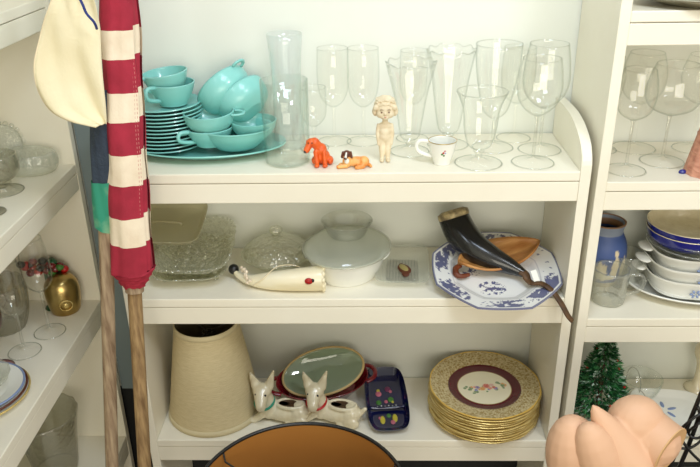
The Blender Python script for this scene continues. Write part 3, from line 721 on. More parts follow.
# gold-rimmed plates
GC = [srgb(206, 66, 60), srgb(228, 130, 120), srgb(222, 150, 60), srgb(120, 100, 170), srgb(90, 130, 80), srgb(96, 120, 190), srgb(226, 180, 170)]
random.seed(11)
FL = []
for k in range(34):
    a = random.random()*6.28; rr = .040*random.random()**.7
    FL.append((rr*cos(a)*1.25, rr*sin(a)*.62-.001, random.uniform(.0028, .0056), GC[4] if rr > .024 and random.random() < .6 else random.choice(GC)))
FL += [(.006, .004, .0085, GC[0]), (-.006, -.004, .007, GC[2]), (.012, -.006, .005, GC[1]), (-.016, .003, .0055, GC[3]), (-.022, -.006, .0045, GC[5]), (.022, -.004, .0045, GC[0])]
CRM = srgb(238, 230, 200); BUR = srgb(84, 10, 26); GLD = srgb(190, 160, 92); CR2 = srgb(222, 208, 164)
def gold_col(co):
    x, y = co.x, co.y; r = math.hypot(x, y)
    if r > .1275: return srgb(214, 176, 84)
    if r > .0865:
        n1 = noise.noise(Vector((x*150, y*150, 0))); n2 = noise.noise(Vector((x*330, y*330, 2)))
        g = abs(n1)*1.5+n2*.5
        return mixc(CR2, srgb(158, 132, 74), min(1, max(0, .25+g*1.2)))
    if r > .0855: return GLD
    if r > .0635: return BUR
    if r > .0620: return GLD
    c = CRM
    for (fx, fy, s, cc) in FL:
        dd = math.hypot(x-fx, y-fy)
        if dd < s: c = mixc(cc, CRM, .05+.25*(dd/s)**2 + (.2 if noise.noise(Vector((x*400, y*400, 5))) > .1 else 0))
    return c
bm = bmesh.new(); pr = [(0, 0), (.07, 0), (.082, .002), (.092, .006), (.125, .0125), (.131, .0135)]; ds = []
for (a, b) in zip(pr[:-1], pr[1:]):
    k = max(1, int(math.hypot(b[0]-a[0], b[1]-a[1])/.0014)); ds += [(a[0]+(b[0]-a[0])*i/k, a[1]+(b[1]-a[1])*i/k) for i in range(k)]
ds.append(pr[-1])
bm2 = bmesh.new(); wav = lambda t, r, z: (r*(1+.006*cos(12*t)*(r/.131)**4)*cos(t), r*(1+.006*cos(12*t)*(r/.131)**4)*sin(t))
rev(bm, shell(ds, .0028), 300, wav)
NG = 11
P0 = (.318, .104)
o = ob('dinner_plate', bm, M['col']); colour(o, gold_col); o.location = (P0[0], P0[1], T3+(NG-1)*.0069); o.rotation_euler = (0, 0, R(12))
tag(o, 'topmost gold and burgundy dinner plate with a painted flower bouquet', 'plate', 'gold-rimmed dinner plates stacked on the bottom shelf')
rev(bm2, shell([(0, 0), (.07, 0), (.082, .002), (.092, .006), (.125, .0125), (.131, .0135)], .0028), 96, wav)
g0 = ob('dinner_plate', bm2, M['gold_edge'])
gl_names = ['gold-rimmed dinner plate at the very bottom of the stack', 'gold-rimmed dinner plate, second from the bottom of its stack', 'gold-rimmed dinner plate, third from the bottom of its stack', 'gold-rimmed dinner plate, fourth from the bottom of its stack',
            'gold-rimmed dinner plate, fifth from the bottom of its stack', 'gold-rimmed dinner plate in the exact middle of its stack', 'gold-rimmed dinner plate, fifth from the top of its stack', 'gold-rimmed dinner plate, fourth from the top of its stack',
            'gold-rimmed dinner plate, third from the top of its stack', 'gold-rimmed dinner plate directly beneath the topmost one']
random.seed(5)
for i in range(NG-1):
    o = g0 if i == 0 else g0.copy()
    if i: C.objects.link(o)
    o.location = (P0[0]+random.uniform(-.002, .002), P0[1]+random.uniform(-.0015, .0015), T3+i*.0069); o.rotation_euler.z = random.random()*6
    tag(o, gl_names[i], 'plate', 'gold-rimmed dinner plates stacked on the bottom shelf')

# ------------------------------------------------------------------ right unit, upper bay
stem('clear wine glass with round bowl, nearest the tall shelf side panel', (.557, .063, R2), .2, .0385,
     [(.012, .106), (.030, .120), (.0375, .148), (.036, .175), (.030, .202)], .0034, .104)
stem('clear balloon wine glass with very wide bowl next to the pink vase', (.646, .112, R2), .2, .043,
     [(.014, .100), (.042, .114), (.0535, .138), (.050, .170), (.040, .200)], .0036, .098)
stem('clear wine glass at the back between the two front wine glasses', (.615, .196, R2), .2, .045, [(.012, .1), (.036, .118), (.045, .15), (.042, .18), (.034, .205)], .0034, .098, M['glass_back'])
stem('clear wine glass at the back, half hidden behind the shelf side panel', (.540, .190, R2), .2, .036, [(.012, .1), (.028, .116), (.034, .15), (.032, .175), (.028, .2)], .0034, .098, M['glass_back'])
stem('clear wine glass at the back right behind the pink vase', (.735, .190, R2), .2, .038, [(.012, .1), (.034, .116), (.044, .15), (.042, .175), (.034, .2)], .0034, .098, M['glass_back'])
o = root('pottery_vase', 'salmon pink ribbed pottery vase at the right edge', 'vase', (.706, .046, R2))
bm = bmesh.new(); rev(bm, shell(smooth_prof([(0, 0), (.036, 0), (.038, .004), (.034, .03), (.026, .075), (.020, .110), (.022, .122)], 3), .003), 60, flute_shape(12, .03)); ob('body', bm, M['terracotta'], o)
for z_ in (.012, .045, .080):
    bm = bmesh.new(); rr = .0375-.155*z_; tube(bm, [(rr*cos(2*pi*k/32), rr*sin(2*pi*k/32), z_) for k in range(32)], .0022, 6, closed=True); ob('raised_band', bm, M['terracotta'], o)
bm = bmesh.new(); rev(bm, smooth_prof([(0, 0), (.006, 0), (.0065, .004), (.004, .007), (0, .008)], 3), 16, oval(1.1, .8)); o = ob('glass_bead', bm, M['cobalt']); o.location = (.662, .045, R2); tag(o, 'tiny bright blue glass bead lying beside the pink vase', 'bead')
# dish on the very top board
bm = bmesh.new(); rev(bm, shell(smooth_prof([(0, 0), (.10, 0), (.115, .003), (.145, .012), (.155, .016)], 3), .004), 64, oval(1.2, .78))
o = ob('metal_tray', bm, M['pewter']); o.location = (.716, .074, R1); tag(o, 'dull grey metal tray on the highest visible shelf at the right', 'tray')

# jasperware style jug
def jug_col(co):
    x, y, z = co; t = math.atan2(y, x); r = math.hypot(x, y)
    c = srgb(70, 92, 148)
    if z > .128: return srgb(134, 100, 72) if r < .032 or z > .15 else srgb(128, 138, 156)
    if z < .012: return srgb(188, 176, 146)
    for (a0, z0, sa, sz) in ((-1.9, .045, .30, .024), (-1.25, .055, .20, .030), (-.75, .050, .22, .026), (-2.55, .05, .2, .028), (-1.6, .03, .5, .008), (-1.25, .090, .10, .010), (-.2, .05, .25, .03), (-3.0, .06, .2, .03), (.6, .05, .3, .03), (1.5, .05, .3, .03)):
        dt = (t-a0+pi) % (2*pi)-pi; n_ = noise.noise(Vector((t*9, z*160, 1)))
        if (dt/sa)**2+((z-z0)/sz)**2+n_*.7 < .9: return srgb(222, 206, 172)
    return c
bm = bmesh.new(); pr = smooth_prof([(0, 0), (.030, 0), (.034, .004), (.042, .03), (.0455, .065), (.043, .10), (.034, .125), (.033, .135), (.037, .152)], 8)
rev(bm, shell(pr, .003), 128); o = root('stoneware_jug', 'blue stoneware jug with cream relief figures in the back corner', 'jug', (.574, .170, R3)); o.scale = (1.12, 1.12, .98)
b = ob('body', bm, M['col_matte'], o); colour(b, jug_col)
bm = bmesh.new(); tube(bm, [(-.036, .004, .13), (-.058, .01, .125), (-.064, .012, .09), (-.044, .004, .05)], .005, 10, sm=4); ob('handle', bm, pm('blue_stoneware', srgb(70, 92, 148), .5), o)
# glass mug
def gmug(label, loc, rz):
    o = root('glass_mug', label, 'mug', loc, rot=(0, 0, rz)); o.scale = (1.08, 1.08, 1.08)
    bm = bmesh.new(); rev(bm, shell(smooth_prof([(0, 0), (.027, 0), (.032, .004), (.034, .02), (.035, .05), (.036, .074)], 3), .0028), 48, flute_shape(12, .015)); ob('body', bm, M['strong_glass'], o)
    bm = bmesh.new(); handle_loop(bm, (.034, .032), .062, .016, .030, .0042, .8); ob('handle', bm, M['strong_glass'], o)
    return o
gmug('clear glass mug in front of the blue stoneware jug', (.566, .076, R3), R(-12))
gmug('clear glass mug tucked between the other mug and the casseroles', (.622, .152, R3), R(-40))
# casserole stack
SC = (.775, .128)
bm = bmesh.new(); rev(bm, shell([(0, 0), (.10, 0), (.115, .003), (.142, .014), (.152, .020), (.156, .021)], .0035), 64, oval(1, .70))
o = ob('oval_platter', bm, M['white']); o.location = (SC[0], SC[1], R3); tag(o, 'large oval white platter beneath the stacked white casseroles', 'platter')
def corn(label, z, a, b, h, rz, dx=0, dy=0):
    o = root('square_casserole', label, 'casserole', (SC[0]+dx, SC[1]+dy, z), 'white casseroles with blue flower prints', (0, 0, rz))
    bm = bmesh.new(); rev(bm, shell(smooth_prof([(0, 0), (.80, 0), (.87, .005), (.93, h*.6), (1, h)], 3), .0035)[:], 72, sup(a, b, 3.2)); ob('body', bm, M['white'], o, auto=60)
    for s in (-1, 1):
        bm = bmesh.new(); ball(bm, (s*(a+.008), 0, h-.003), (.016, .026, .0045)); ob('lug_handle', bm, M['white'], o)
    for (x, z_) in ((-.034, h*.45), (.03, h*.5)):
        for k in range(6):
            q_ = R(60*k); bm = bmesh.new(); ball(bm, (x+.0085*cos(q_), -(b*.955+.0008), z_+.006*sin(q_)), (.0042, .0018, .0026), seg=8, rot=Matrix.Rotation(-q_, 3, 'Y')); ob('flower_petal', bm, M['soft_blue'], o)
    return o
corn('white casserole with blue flower print, lowest of three, on the oval platter', R3+.019, .120, .098, .040, R(-4))
corn('white casserole with blue flower print, middle one of three in the stack', R3+.047, .122, .092, .038, R(2), .003)
corn('white casserole with blue flower print, uppermost of three, under glass bowls', R3+.072, .120, .088, .036, R(-2), .006)
for i, (z_, r_) in enumerate(((R3+.096, .098), (R3+.110, .092))):
    bm = bmesh.new(); rev(bm, shell(smooth_prof([(0, 0), (.05, 0), (.06, .004), (r_*.9, .018), (r_, .025)], 3), .0025), 64, flute_shape(32, .008))
    o = ob('pressed_glass_bowl', bm, M['cut_soft']); o.location = (SC[0]-.022, SC[1], z_)
    tag(o, ('shallow pressed glass bowl resting on the uppermost white casserole', 'shallow pressed glass bowl directly under the blue bowl')[i], 'bowl')
for i in range(2):
    o = root('blue_bowl', ('cobalt blue bowl underneath an identical one at the stack top', 'cobalt blue bowl with cream inside at the very top of the stack')[i], 'bowl', (SC[0]-.040, SC[1]+.0, R3+.119+i*.013))
    bm = bmesh.new(); rev(bm, smooth_prof([(0, 0), (.060, 0), (.070, .003), (.081, .014), (.086, .032)], 3), 56); ob('outside', bm, M['cobalt'], o)
    bm = bmesh.new(); rev(bm, smooth_prof([(.086, .032), (.0845, .0325), (.078, .016), (.066, .006), (0, .004)], 3), 56); ob('lining', bm, M['cream_cer'], o)

# ------------------------------------------------------------------ right unit, bottom bay
o = root('christmas_tree', 'small green tinsel Christmas tree with red berries', 'tree', (.594, .110, R4)); o.scale = (1.1, 1.1, 1.04)
bm = bmesh.new(); tube(bm, [(0, 0, 0), (0, 0, .17)], [.008, .003], 8); ob('trunk', bm, M['brown'], o)
bm = bmesh.new(); rev(bm, [(0, 0), (.026, 0), (.024, .014), (.01, .018), (0, .018)], 20); ob('base', bm, M['green_dark'], o)
random.seed(21)
leafs = {k: bmesh.new() for k in ('green_leaf', 'green_dark', 'silver_tip')}
for k in range(4600):
    h = random.random()**1.25; z = .02+h*.175; rad = .064*(1-h)**.85+.006; tier = .82+.18*abs(sin(h*17)); a = random.random()*6.283
    rr = rad*tier*random.uniform(.55, 1.0); p = Vector((rr*cos(a), rr*sin(a), z))
    d_ = Vector((cos(a)+random.uniform(-.5, .5), sin(a)+random.uniform(-.5, .5), random.uniform(-.3, .7))).normalized()*random.uniform(.008, .014)
    s_ = d_.cross(Vector((random.uniform(-1, 1), random.uniform(-1, 1), random.uniform(-1, 1)))).normalized()*random.uniform(.0016, .0032)
    b = leafs[random.choices(('green_leaf', 'green_dark', 'silver_tip'), (5, 4, 1.6))[0]]
    v = [b.verts.new(q_) for q_ in (p-s_, p+s_, p+d_+s_*.2, p+d_-s_*.2)]; b.faces.new(v)
for k, b in leafs.items():
    x = ob('foliage', b, M[k], o, smooth=False); x['kind'] = 'stuff'
for k in range(26):
    h = random.uniform(.05, .92); a = random.random()*6.283; rad = (.064*(1-h)**.85+.006)*.98
    bm = bmesh.new(); ball(bm, (rad*cos(a), rad*sin(a), .02+h*.175), .0032, seg=10); ob('berry', bm, M['red'], o)
# white square dish with blue petals, glass dishes
o = root('square_dish', 'white square dish with rounded corners and blue petals, behind the peach form', 'dish', (.765, .090, R4), rot=(0, 0, R(-6)))
bm = bmesh.new(); rev(bm, shell([(0, 0), (.75, 0), (.82, .003), (.95, .012), (1, .014)], .003), 72, sup(.088, .085, 4)); ob('body', bm, M['white'], o, auto=50)
for k in range(5):
    a = R(72*k+20); bm = bmesh.new(); ball(bm, (-.01+.02*cos(a), .02+.02*sin(a), .0035), (.012, .0045, .001), seg=10, rot=Matrix.Rotation(a, 3, 'Z')); ob('flower_petal', bm, M['soft_blue'], o)
bm = bmesh.new(); rev(bm, shell(smooth_prof([(0, 0), (.03, 0), (.040, .006), (.048, .03), (.050, .045)], 3), .0022), 48)
o = ob('glass_dish', bm, M['vase_glass']); o.location = (.722, .185, R4+.0001); tag(o, 'round clear glass dish at the back, right of the Christmas tree', 'dish')
o = root('garland_wire', 'looping thin wire beside the Christmas tree', 'wire', (.69, .17, R4))
bm = bmesh.new(); tube(bm, [(.664, .15, R4+.004), (.672, .16, R4+.06), (.685, .17, R4+.085), (.705, .175, R4+.07), (.716, .17, R4+.03), (.712, .165, R4+.004)], .0013, 6, sm=6)
tube(bm, [(.655, .14, R4+.004), (.668, .13, R4+.045), (.69, .125, R4+.055), (.71, .12, R4+.035), (.716, .115, R4+.004)], .0013, 6, sm=6); ob('wire', bm, M['steel'], o, False)
o = root('candle_holder', 'cream pottery candle holder at the right edge of the lowest bay', 'candle holder', (.868, .200, R4))
bm = bmesh.new(); rev(bm, smooth_prof([(0, 0), (.026, 0), (.028, .004), (.012, .02), (.009, .06), (.014, .085), (.021, .105), (.020, .125), (.012, .138), (0, .14)], 3), 32); ob('body', bm, M['cream_cer'], o)

# ------------------------------------------------------------------ left unit
# level 2
o = root('beaded_plate', 'small clear glass plate with beaded edge standing against the shelf end', 'plate', (-.752, .178, L2+.055), rot=(R(80), 0, R(40)))
bm = bmesh.new(); rev(bm, shell([(0, 0), (.03, 0), (.036, .002), (.046, .006)], .002), 48); ob('body', bm, M['cut_soft'], o)
bm = bmesh.new()
for k in range(22):
    a = 2*pi*k/22; ball(bm, (.048*cos(a), .048*sin(a), .006), (.0058, .0058, .004), seg=8)
ob('beaded_rim', bm, M['strong_glass'], o)
o = root('cut_glass_bowl', 'low pressed glass bowl at the end of the left middle shelf', 'bowl', (-.690, .160, L2)); o.scale = (1.22, .85, 1.0)
bm = bmesh.new(); rev(bm, shell(smooth_prof([(0, 0), (.035, 0), (.045, .004), (.052, .02), (.050, .040), (.046, .046)], 3), .003), 96, flute_shape(24, .03)); ob('body', bm, M['cut_soft'], o)
bm = bmesh.new(); rev(bm, smooth_prof([(.046, .046), (.03, .052), (0, .053)], 3), 72, flute_shape(24, .02)); ob('lid', bm, M['cut_soft'], o)
stem('clear glass compote with thick foot, front of the beaded plate', (-.700, .050, L2), .07, .040, [(.014, .022), (.032, .032), (.042, .052), (.040, .078)], .012, .018, M['grey_glass'], name='compote', cat='dish', t=.003)
bm = bmesh.new(); rev(bm, [(0, 0), (.021, 0), (.023, .002), (.021, .005), (0, .006)], 32); o = ob('coaster', bm, M['pewter']); o.location = (-.668, -.060, L2); tag(o, 'small round grey coaster at the front of the left middle shelf', 'coaster')
# level 1
o = root('painted_figurine', 'small green and white porcelain piece on the uppermost left shelf', 'figurine', (-.665, .045, L1))
bm = bmesh.new(); rev(bm, smooth_prof([(0, 0), (.016, 0), (.018, .004), (.01, .012), (.014, .03), (0, .04)], 3), 24); ob('body', bm, M['white'], o)
bm = bmesh.new(); rev(bm, [(.0165, .001), (.0185, .003), (.0175, .006), (.013, .009)], 24); ob('green_band', bm, M['green'], o)
# level 3
fl = [(.010, .108), (.026, .125), (.031, .15), (.029, .20), (.024, .235)]
stem('tall clear wine glass standing in front of the gold bell', (-.677, .065, L3), .235, .034, fl, .0035, .106)
stem('tall clear wine glass, nearer than the one by the bell', (-.702, -.012, L3), .235, .034, [(.010, .094), (.027, .112), (.033, .14), (.031, .18), (.025, .22)], .0035, .092)
stem('mauve tinted wine glass at the left picture edge', (-.732, -.075, L3), .2, .033, [(.010, .08), (.026, .098), (.032, .125), (.030, .17), (.026, .20)], .0045, .078, M['mauve'])
bm = bmesh.new(); rev(bm, shell(smooth_prof([(0, 0), (.036, 0), (.044, .005), (.055, .04), (.060, .09), (.058, .115)], 3), .003), 64, flute_shape(16, .02)); o = ob('smoky_bowl', bm, M['grey_glass']); o.location = (-.785, .085, L3)
tag(o, 'smoky grey pressed glass bowl behind the tall wine glasses', 'bowl')
o = root('gold_bell', 'gold sleigh bell with embossed crest', 'bell', (-.675, .160, L3)); o.scale = (1.12, 1.12, 1.06)
bm = bmesh.new(); rev(bm, smooth_prof([(0, 0), (.024, 0), (.029, .003), (.033, .02), (.0355, .045), (.034, .066), (.026, .082), (.012, .090), (0, .092)], 4), 48); ob('body', bm, M['gold'], o)
bm = bmesh.new(); tube(bm, [(.0125*cos(2*pi*k/24), -.0345-.001*sin(2*pi*k/24), .030+.0125*sin(2*pi*k/24)) for k in range(24)], .0013, 6, closed=True); ball(bm, (0, -.034, .030), (.006, .003, .007), seg=10)
bmesh.ops.rotate(bm, verts=bm.verts, matrix=Matrix.Rotation(R(28), 3, 'Z')); ob('crest', bm, M['gold_edge'], o)
M['black_p'] = M['black']
o = root('beaded_ornament', 'red, green and yellow beaded ornament behind the gold bell', 'ornament', (-.712, .172, L3))
random.seed(9)
bm = bmesh.new(); rev(bm, [(0, 0), (.018, 0), (.010, .01), (.004, .02), (.004, .10), (0, .10)], 16); ob('stand', bm, M['green_dark'], o)
for k in range(30):
    x = -.05+.095*random.random(); z_ = .098+.028*random.random(); y_ = random.uniform(-.012, .012)
    bm = bmesh.new(); ball(bm, (x, y_, z_), (.0105, .0095, .0085), seg=10); ob('bead', bm, M[random.choice(('red', 'red', 'green_dark', 'yellow', 'red_cer', 'green', 'black_p'))], o)
# plates on level 3
lp = [('large plate with brown and gold rim at the bottom of the left stack', .098, 0, 'gold_edge'), ('plate with brown edge in the middle of the left stack', .091, .007, 'brown'), ('white plate at the top of the left stack', .084, .014, 'soft_blue')]
for lab, r_, dz, mt in lp:
    o = root('china_plate', lab, 'plate', (-.728+dz*.5, -.172, L3+dz))
    bm = bmesh.new(); rev(bm, shell(smooth_prof([(0, 0), (r_*.55, 0), (r_*.66, .002), (r_*.9, .009), (r_, .011)], 3), .002), 56); ob('body', bm, M['white'], o)
    bm = bmesh.new(); tube(bm, [(r_*cos(2*pi*k/56), r_*sin(2*pi*k/56), .0118) for k in range(56)], .0024, 6, closed=True); ob('rim_line', bm, M[mt], o)
bm = bmesh.new(); rev(bm, shell(smooth_prof([(0, 0), (.03, 0), (.04, .004), (.058, .018), (.064, .028)], 3), .0022), 64, flute_shape(16, .01)); o = ob('glass_saucer', bm, M['cut_soft']); o.location = (-.726, -.165, L3+.0185); tag(o, 'shallow clear glass bowl on the left plate stack', 'bowl')
bm = bmesh.new(); rev(bm, shell(smooth_prof([(0, 0), (.02, 0), (.028, .006), (.036, .03), (.038, .04)], 3), .0022), 48); o = ob('teacup', bm, M['cream_cer']); o.location = (-.742, -.160, L3+.022); tag(o, 'cream teacup inside the shallow glass bowl at the left', 'cup')
# level 4
o = root('punch_bowl', 'tall pressed glass bowl with wavy rim on the lowest left shelf', 'bowl', (-.748, .085, L4))
bm = bmesh.new(); rev(bm, shell(smooth_prof([(0, 0), (.045, 0), (.052, .005), (.058, .05), (.068, .12), (.078, .175)], 4), .0035), 96, ruffle(14, .008, .175, .12)); ob('body', bm, M['grey_glass'], o)
bm = bmesh.new(); rev(bm, shell(smooth_prof([(0, 0), (.03, 0), (.036, .004), (.05, .05), (.056, .085)], 3), .003), 64, ruffle(10, .012, .085, .05)); o = ob('glass_vase', bm, M['grey_glass']); o.location = (-.775, -.065, L4); tag(o, 'small ruffled glass vase in front of the tall pressed glass bowl', 'vase')

# ------------------------------------------------------------------ rolled flag and banner leaning on the shelves
def fx(z): return -.377-.0478*(1.443-z)
def fy(z): return -.25+.145*z
o = root('rolled_flag', 'red and white striped flag rolled around a wooden pole', 'flag', (fx(0), fy(0), 0))
bm = bmesh.new(); tube(bm, [(fx(z), fy(z), z) for z in [i*.08 for i in range(0, 24)]], .0135, 16); ob('pole', bm, M['pole'], o, False)
bm = bmesh.new(); tube(bm, [(fx(z), fy(z), z) for z in (.918, .920, .936, .938)], [.0135, .0175, .0175, .0150], 20); ob('collar', bm, M['pole_pale'], o, False, auto=40)
zs = [1.70, 1.64, 1.575, 1.51, 1.455, 1.398, 1.351, 1.295, 1.245, 1.188, 1.133, 1.073, 1.020, .962]
cols = ['flag_red', 'flag_white']
def flag_layer(z, t, outer):
    """cross-section radius of the roll: an overlapping wrap with soft folds"""
    k = min(1, max(0, (1.5-z)/.55)); base = .0315+.0085*k
    if z < .975: base *= 1
    w_ = .0016*sin(5*t+z*9)+.0011*sin(9*t-z*14)+.0012*sin(z*46+2*t)
    return base*(.985 if not outer else 1.0)+w_
a_open = R(-36)
for i in range(len(zs)-1):
    zt, zb_ = zs[i], zs[i+1]; col_ = 'flag_red' if i % 2 == 0 else 'flag_white'
    bm = bmesh.new(); NS = 40
    for layer in (0, 1):
        if layer == 0: a0, a1, sc, dz = a_open-R(310), a_open, 1.0, 0
        else: a0, a1, sc, dz = a_open-R(12), a_open+R(80), .90, .006
        rows = []
        for j in range(7):
            z = zt+(zb_-zt)*j/6+dz; row = []
            for k in range(NS+1):
                t = a0+(a1-a0)*k/NS; r_ = flag_layer(z, t, True)*sc
                if layer == 0 and k > NS-3: r_ += .0012
                row.append(bm.verts.new((fx(z)+r_*cos(t)*1.0, fy(z)+r_*.80*sin(t), z)))
            rows.append(row)
        for j in range(6):
            for k in range(NS): bm.faces.new((rows[j][k], rows[j][k+1], rows[j+1][k+1], rows[j+1][k]))
    s = ob('stripe', bm, M[col_], o, False)
# gathered red hem at the bottom
bm = bmesh.new(); rows = []
for j in range(15):
    q_ = j/14; z = .966-.036*q_; row = []
    for k in range(60):
        t = 2*pi*k/60; r_ = (.0395-.0205*q_**1.1)+.0026*sin(j*2.3+2*sin(t*2))*(1-q_*.4)+.0012*sin(8*t+j)
        row.append(bm.verts.new((fx(z)+r_*cos(t), fy(z)+r_*.82*sin(t), z+.002*sin(t+1)*(1-q_))))
    rows.append(row)
for j in range(14):
    for k in range(60): bm.faces.new((rows[j][k], rows[j][(k+1) % 60], rows[j+1][(k+1) % 60], rows[j+1][k]))
ob('gathered_hem', bm, M['flag_red'], o, False)
bm = bmesh.new()
for off in (R(5), R(11)):
    t = a_open-off; z = 1.69
    while z > .98:
        r_ = flag_layer(z, t, True)+.0006; r2 = flag_layer(z-.004, t, True)+.0006
        tube(bm, [(fx(z)+r_*cos(t), fy(z)+r_*.8*sin(t), z), (fx(z-.004)+r2*cos(t), fy(z-.004)+r2*.8*sin(t), z-.004)], .0006, 4); z -= .0075
g = ob('seam_stitches', bm, M['stitch'], o, False); g['kind'] = 'stuff'

def bxp(z): return -.446-.1025*(1.03-z)
def byp(z): return -.20+.1*z
o = root('rolled_banner', 'pale wooden pole with navy and green cloth wrapped round its upper end', 'flag', (bxp(0), byp(0), 0))
bm = bmesh.new(); tube(bm, [(bxp(z), byp(z), z) for z in [i*.0809 for i in range(0, 17)]], .0132, 16); ob('pole', bm, M['pole_pale'], o, False)
def wrap(name, z0, z1, r0, r1, mat, ph, dx=0, notch=0):
    bm = bmesh.new(); rows = []; N = 12
    for j in range(N+1):
        q_ = j/N; z = z0+(z1-z0)*q_; row = []
        for k in range(40):
            t = 2*pi*k/40; r_ = r0+(r1-r0)*q_+.0018*sin(3*t+ph+z*30)+.001*sin(7*t+z*60)
            row.append(bm.verts.new((bxp(z)+dx+r_*cos(t), byp(z)+r_*.8*sin(t), z+notch*q_*cos(t+.3))))
        rows.append(row)
    for j in range(N):
        for k in range(40): bm.faces.new((rows[j][k], rows[j][(k+1) % 40], rows[j+1][(k+1) % 40], rows[j+1][k]))
    ob(name, bm, mat, o, False)
wrap('navy_cloth', 1.30, 1.128, .020, .0185, M['navy_cloth'], 0, -.002)
wrap('green_cloth', 1.135, 1.045, .0215, .0195, M['green_cloth'], 1, -.001, -.010)

# hanging cream cloth with rounded edge
o = root('hanging_cloth', 'cream canvas cloth with rounded hem hanging beside the striped flag', 'cloth', (-.45, -.09, 1.5))
rw = [(1.62, -.415, -.40), (1.53, -.43, -.40), (1.452, -.461, -.395), (1.428, -.475, -.395), (1.407, -.486, -.395), (1.380, -.497, -.398), (1.355, -.505, -.400), (1.321, -.508, -.402), (1.291, -.502, -.404), (1.272, -.490, -.406), (1.257, -.464, -.408), (1.250, -.444, -.409), (1.244, -.424, -.410)]
rw = smooth_prof(rw, 3)
bm = bmesh.new(); rows = []
for (z, a, b_) in rw:
    rows.append([bm.verts.new((a+(b_-a)*k/14, -.108+.010*sin((k/14)*3.1+z*4)+.003*sin(k*1.1+z*22)+.004*cos((a+(b_-a)*k/14)*60+z*30), z)) for k in range(15)])
for j in range(len(rows)-1):
    for k in range(14): bm.faces.new((rows[j][k], rows[j][k+1], rows[j+1][k+1], rows[j+1][k]))
edge = [r_[0].co.copy() for r_ in rows]
b = ob('cloth', bm, M['canvas'], o, False); s_ = b.modifiers.new('s', 'SOLIDIFY'); s_.thickness = .0014
bm = bmesh.new(); tube(bm, edge, .0016, 6); ob('hem', bm, M['canvas_hem'], o, False)
bm = bmesh.new(); tube(bm, [(-.425, -.125, 1.49), (-.408, -.127, 1.455), (-.402, -.128, 1.436), (-.392, -.128, 1.422), (-.393, -.118, 1.41)], .0022, 8, sm=4); ob('cord', bm, M['cord'], o, False)

# ------------------------------------------------------------------ foreground
o = root('table_lamp', 'drum lampshade with orange-brown inside and black rim in the foreground', 'lamp', (-.070, -.430, 0))
RS = .178; zt = .716
bm = bmesh.new(); rev(bm, [(RS, zt), (RS+.035, zt-.24), (RS+.033, zt-.24), (RS-.002, zt), (RS, zt)], 96); ob('shade_outside', bm, M['black'], o, auto=50)
bm = bmesh.new(); rev(bm, [(RS-.0026, zt-.001), (RS+.0315, zt-.24), (RS+.031, zt-.24), (RS-.0032, zt-.001), (RS-.0026, zt-.001)], 96); ob('shade_lining', bm, M['orange_shade'], o, auto=50)
bm = bmesh.new(); tube(bm, [((RS-.001)*cos(2*pi*k/96), (RS-.001)*sin(2*pi*k/96), zt) for k in range(96)], .0034, 8, closed=True); ob('rim', bm, M['black'], o)
bm = bmesh.new()
for k in range(3):
    a = R(145-120*k); tube(bm, [((RS-.004)*cos(a), (RS-.004)*sin(a), zt-.002), ((RS-.006)*cos(a), (RS-.006)*sin(a), zt-.020), (.02*cos(a), .02*sin(a), zt-.032), (0, 0, zt-.032)], .0018, 6)
ob('spider', bm, M['black'], o)
bm = bmesh.new(); tube(bm, [(0, 0, .02), (0, 0, zt-.02)], .009, 12); ob('pole', bm, M['black'], o)
bm = bmesh.new(); rev(bm, smooth_prof([(0, 0), (.12, 0), (.125, .006), (.11, .014), (.03, .022), (0, .022)], 2), 40); ob('base', bm, M['black'], o)

o = root('display_table', 'low dark table under the peach form and wire rack', 'table', (.60, -.46, 0))
bx('tabletop', .36, .95, -.62, -.30, .572, .597, M['ash_wood'], o, .003)
for x in (.38, .93):
    for y in (-.60, -.32): bx('leg', x-.015, x+.015, y-.015, y+.015, 0, .572, M['ash_wood'], o, .002)

o = root('mannequin_form', 'matte peach mannequin form with overlapping rounded lobes and flat cut end', 'mannequin', (.47, -.36, .60))
bm = bmesh.new()
ball(bm, (.402, -.325, .705), (.050, .042, .088), rot=Matrix.Rotation(R(-10), 3, 'Y')); ball(bm, (.43, -.33, .65), (.06, .045, .05))
blob('rear_lobe', bm, M['peach'], o, .003, 6, local=False)
bm = bmesh.new()
ball(bm, (.442, -.350, .712), (.042, .036, .094), rot=Matrix.Rotation(R(-24), 3, 'Y')); ball(bm, (.48, -.355, .65), (.05, .04, .05))
blob('middle_lobe', bm, M['peach'], o, .003, 6, local=False)
bm = bmesh.new()
ax = Vector((.62, -.76, -.12)).normalized(); ce = Vector((.552, -.350, .740)); c0 = ce-ax*.062
for k in range(14):
    q_ = k/13; p = Vector((.490, -.350, .700)).lerp(Vector((.420, -.328, .816)), q_); r_ = .052*(1-q_)**.8+.0045
    ball(bm, p, (r_*.85, r_*.75, r_), seg=16)
ball(bm, (.504, -.310, .768), (.050, .042, .050)); cap(bm, c0, c0+ax*.030, .050, .047, 6)
ball(bm, (.505, -.362, .665), (.055, .045, .060)); ball(bm, (.49, -.36, .63), (.055, .05, .035))
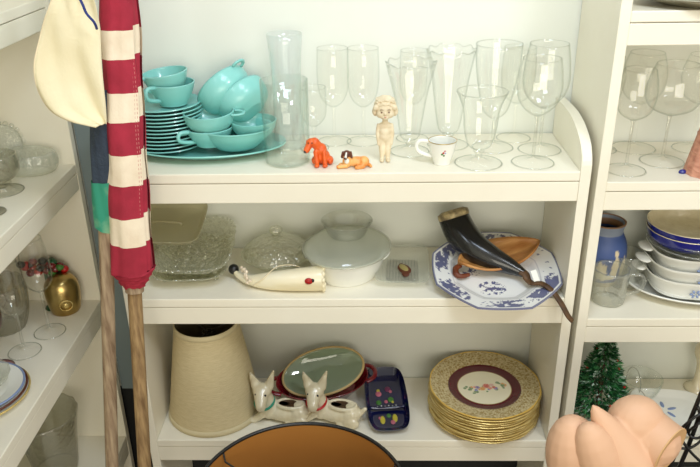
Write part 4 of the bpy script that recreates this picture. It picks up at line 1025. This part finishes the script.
blob('front_lobe', bm, M['peach'], o, .003, 5, local=False)
m_ = Matrix.Translation(c0) @ ax.to_track_quat('Z', 'X').to_matrix().to_4x4()
bm = bmesh.new(); rev(bm, smooth_prof([(0, .0), (.050, .004), (.0525, .02), (.050, .045), (.0495, .064)], 4), 56, oval(.96, .86), mat=m_); ob('neck', bm, M['peach'], o, False)
bm = bmesh.new(); rev(bm, [(0, .0632), (.047, .0632), (.0496, .0645), (.0500, .0625)], 56, oval(.96, .86), mat=m_); ob('cut_end', bm, M['peach_cut'], o, False)

o = root('wire_rack', 'black wire plate rack with scroll loops at the right front', 'rack', (.62, -.33, .597))
bm = bmesh.new()
for dx in (0, .019):
    tube(bm, [(.572+dx, -.30, .600), (.590+dx*.9, -.30, .690), (.607+dx*.6, -.30, .800), (.620+dx*.4, -.30, .90)], .0038, 8, sm=3)
ob('upright', bm, M['black'], o, False)
bm = bmesh.new(); tube(bm, [(.566, -.302, .652), (.63, -.302, .652), (.74, -.302, .652)], .006, 8); ob('crossbar', bm, M['black'], o, False)
for (cx, cz, rx, rz_) in ((.607, .748, .024, .040), (.616, .752, .013, .020)):
    bm = bmesh.new(); tube(bm, [(cx+rx*cos(2*pi*k/28)+.3*rz_*sin(2*pi*k/28), -.308+.004*sin(4*pi*k/28), cz+rz_*sin(2*pi*k/28)) for k in range(28)], .0024, 8, closed=True); ob('scroll_loop', bm, M['black'], o, False)
for pts in ([(.592, -.308, .725), (.612, -.312, .700), (.64, -.312, .675), (.67, -.31, .668)], [(.605, -.308, .80), (.622, -.31, .765), (.650, -.31, .745), (.68, -.308, .735)], [(.68, -.30, .60), (.68, -.30, .75), (.665, -.30, .90)]):
    bm = bmesh.new(); tube(bm, pts, .0028, 8, sm=4); ob('wire', bm, M['black'], o, False)
bm = bmesh.new()
for k in range(5): ball(bm, (.630+.007*cos(k*1.3), -.318, .735+.007*sin(k*1.3)), .006, seg=8)
M['magenta'] = pm('magenta_paint', srgb(196, 40, 104), .4)
x = ob('flower_charm', bm, M['magenta'], o, False)
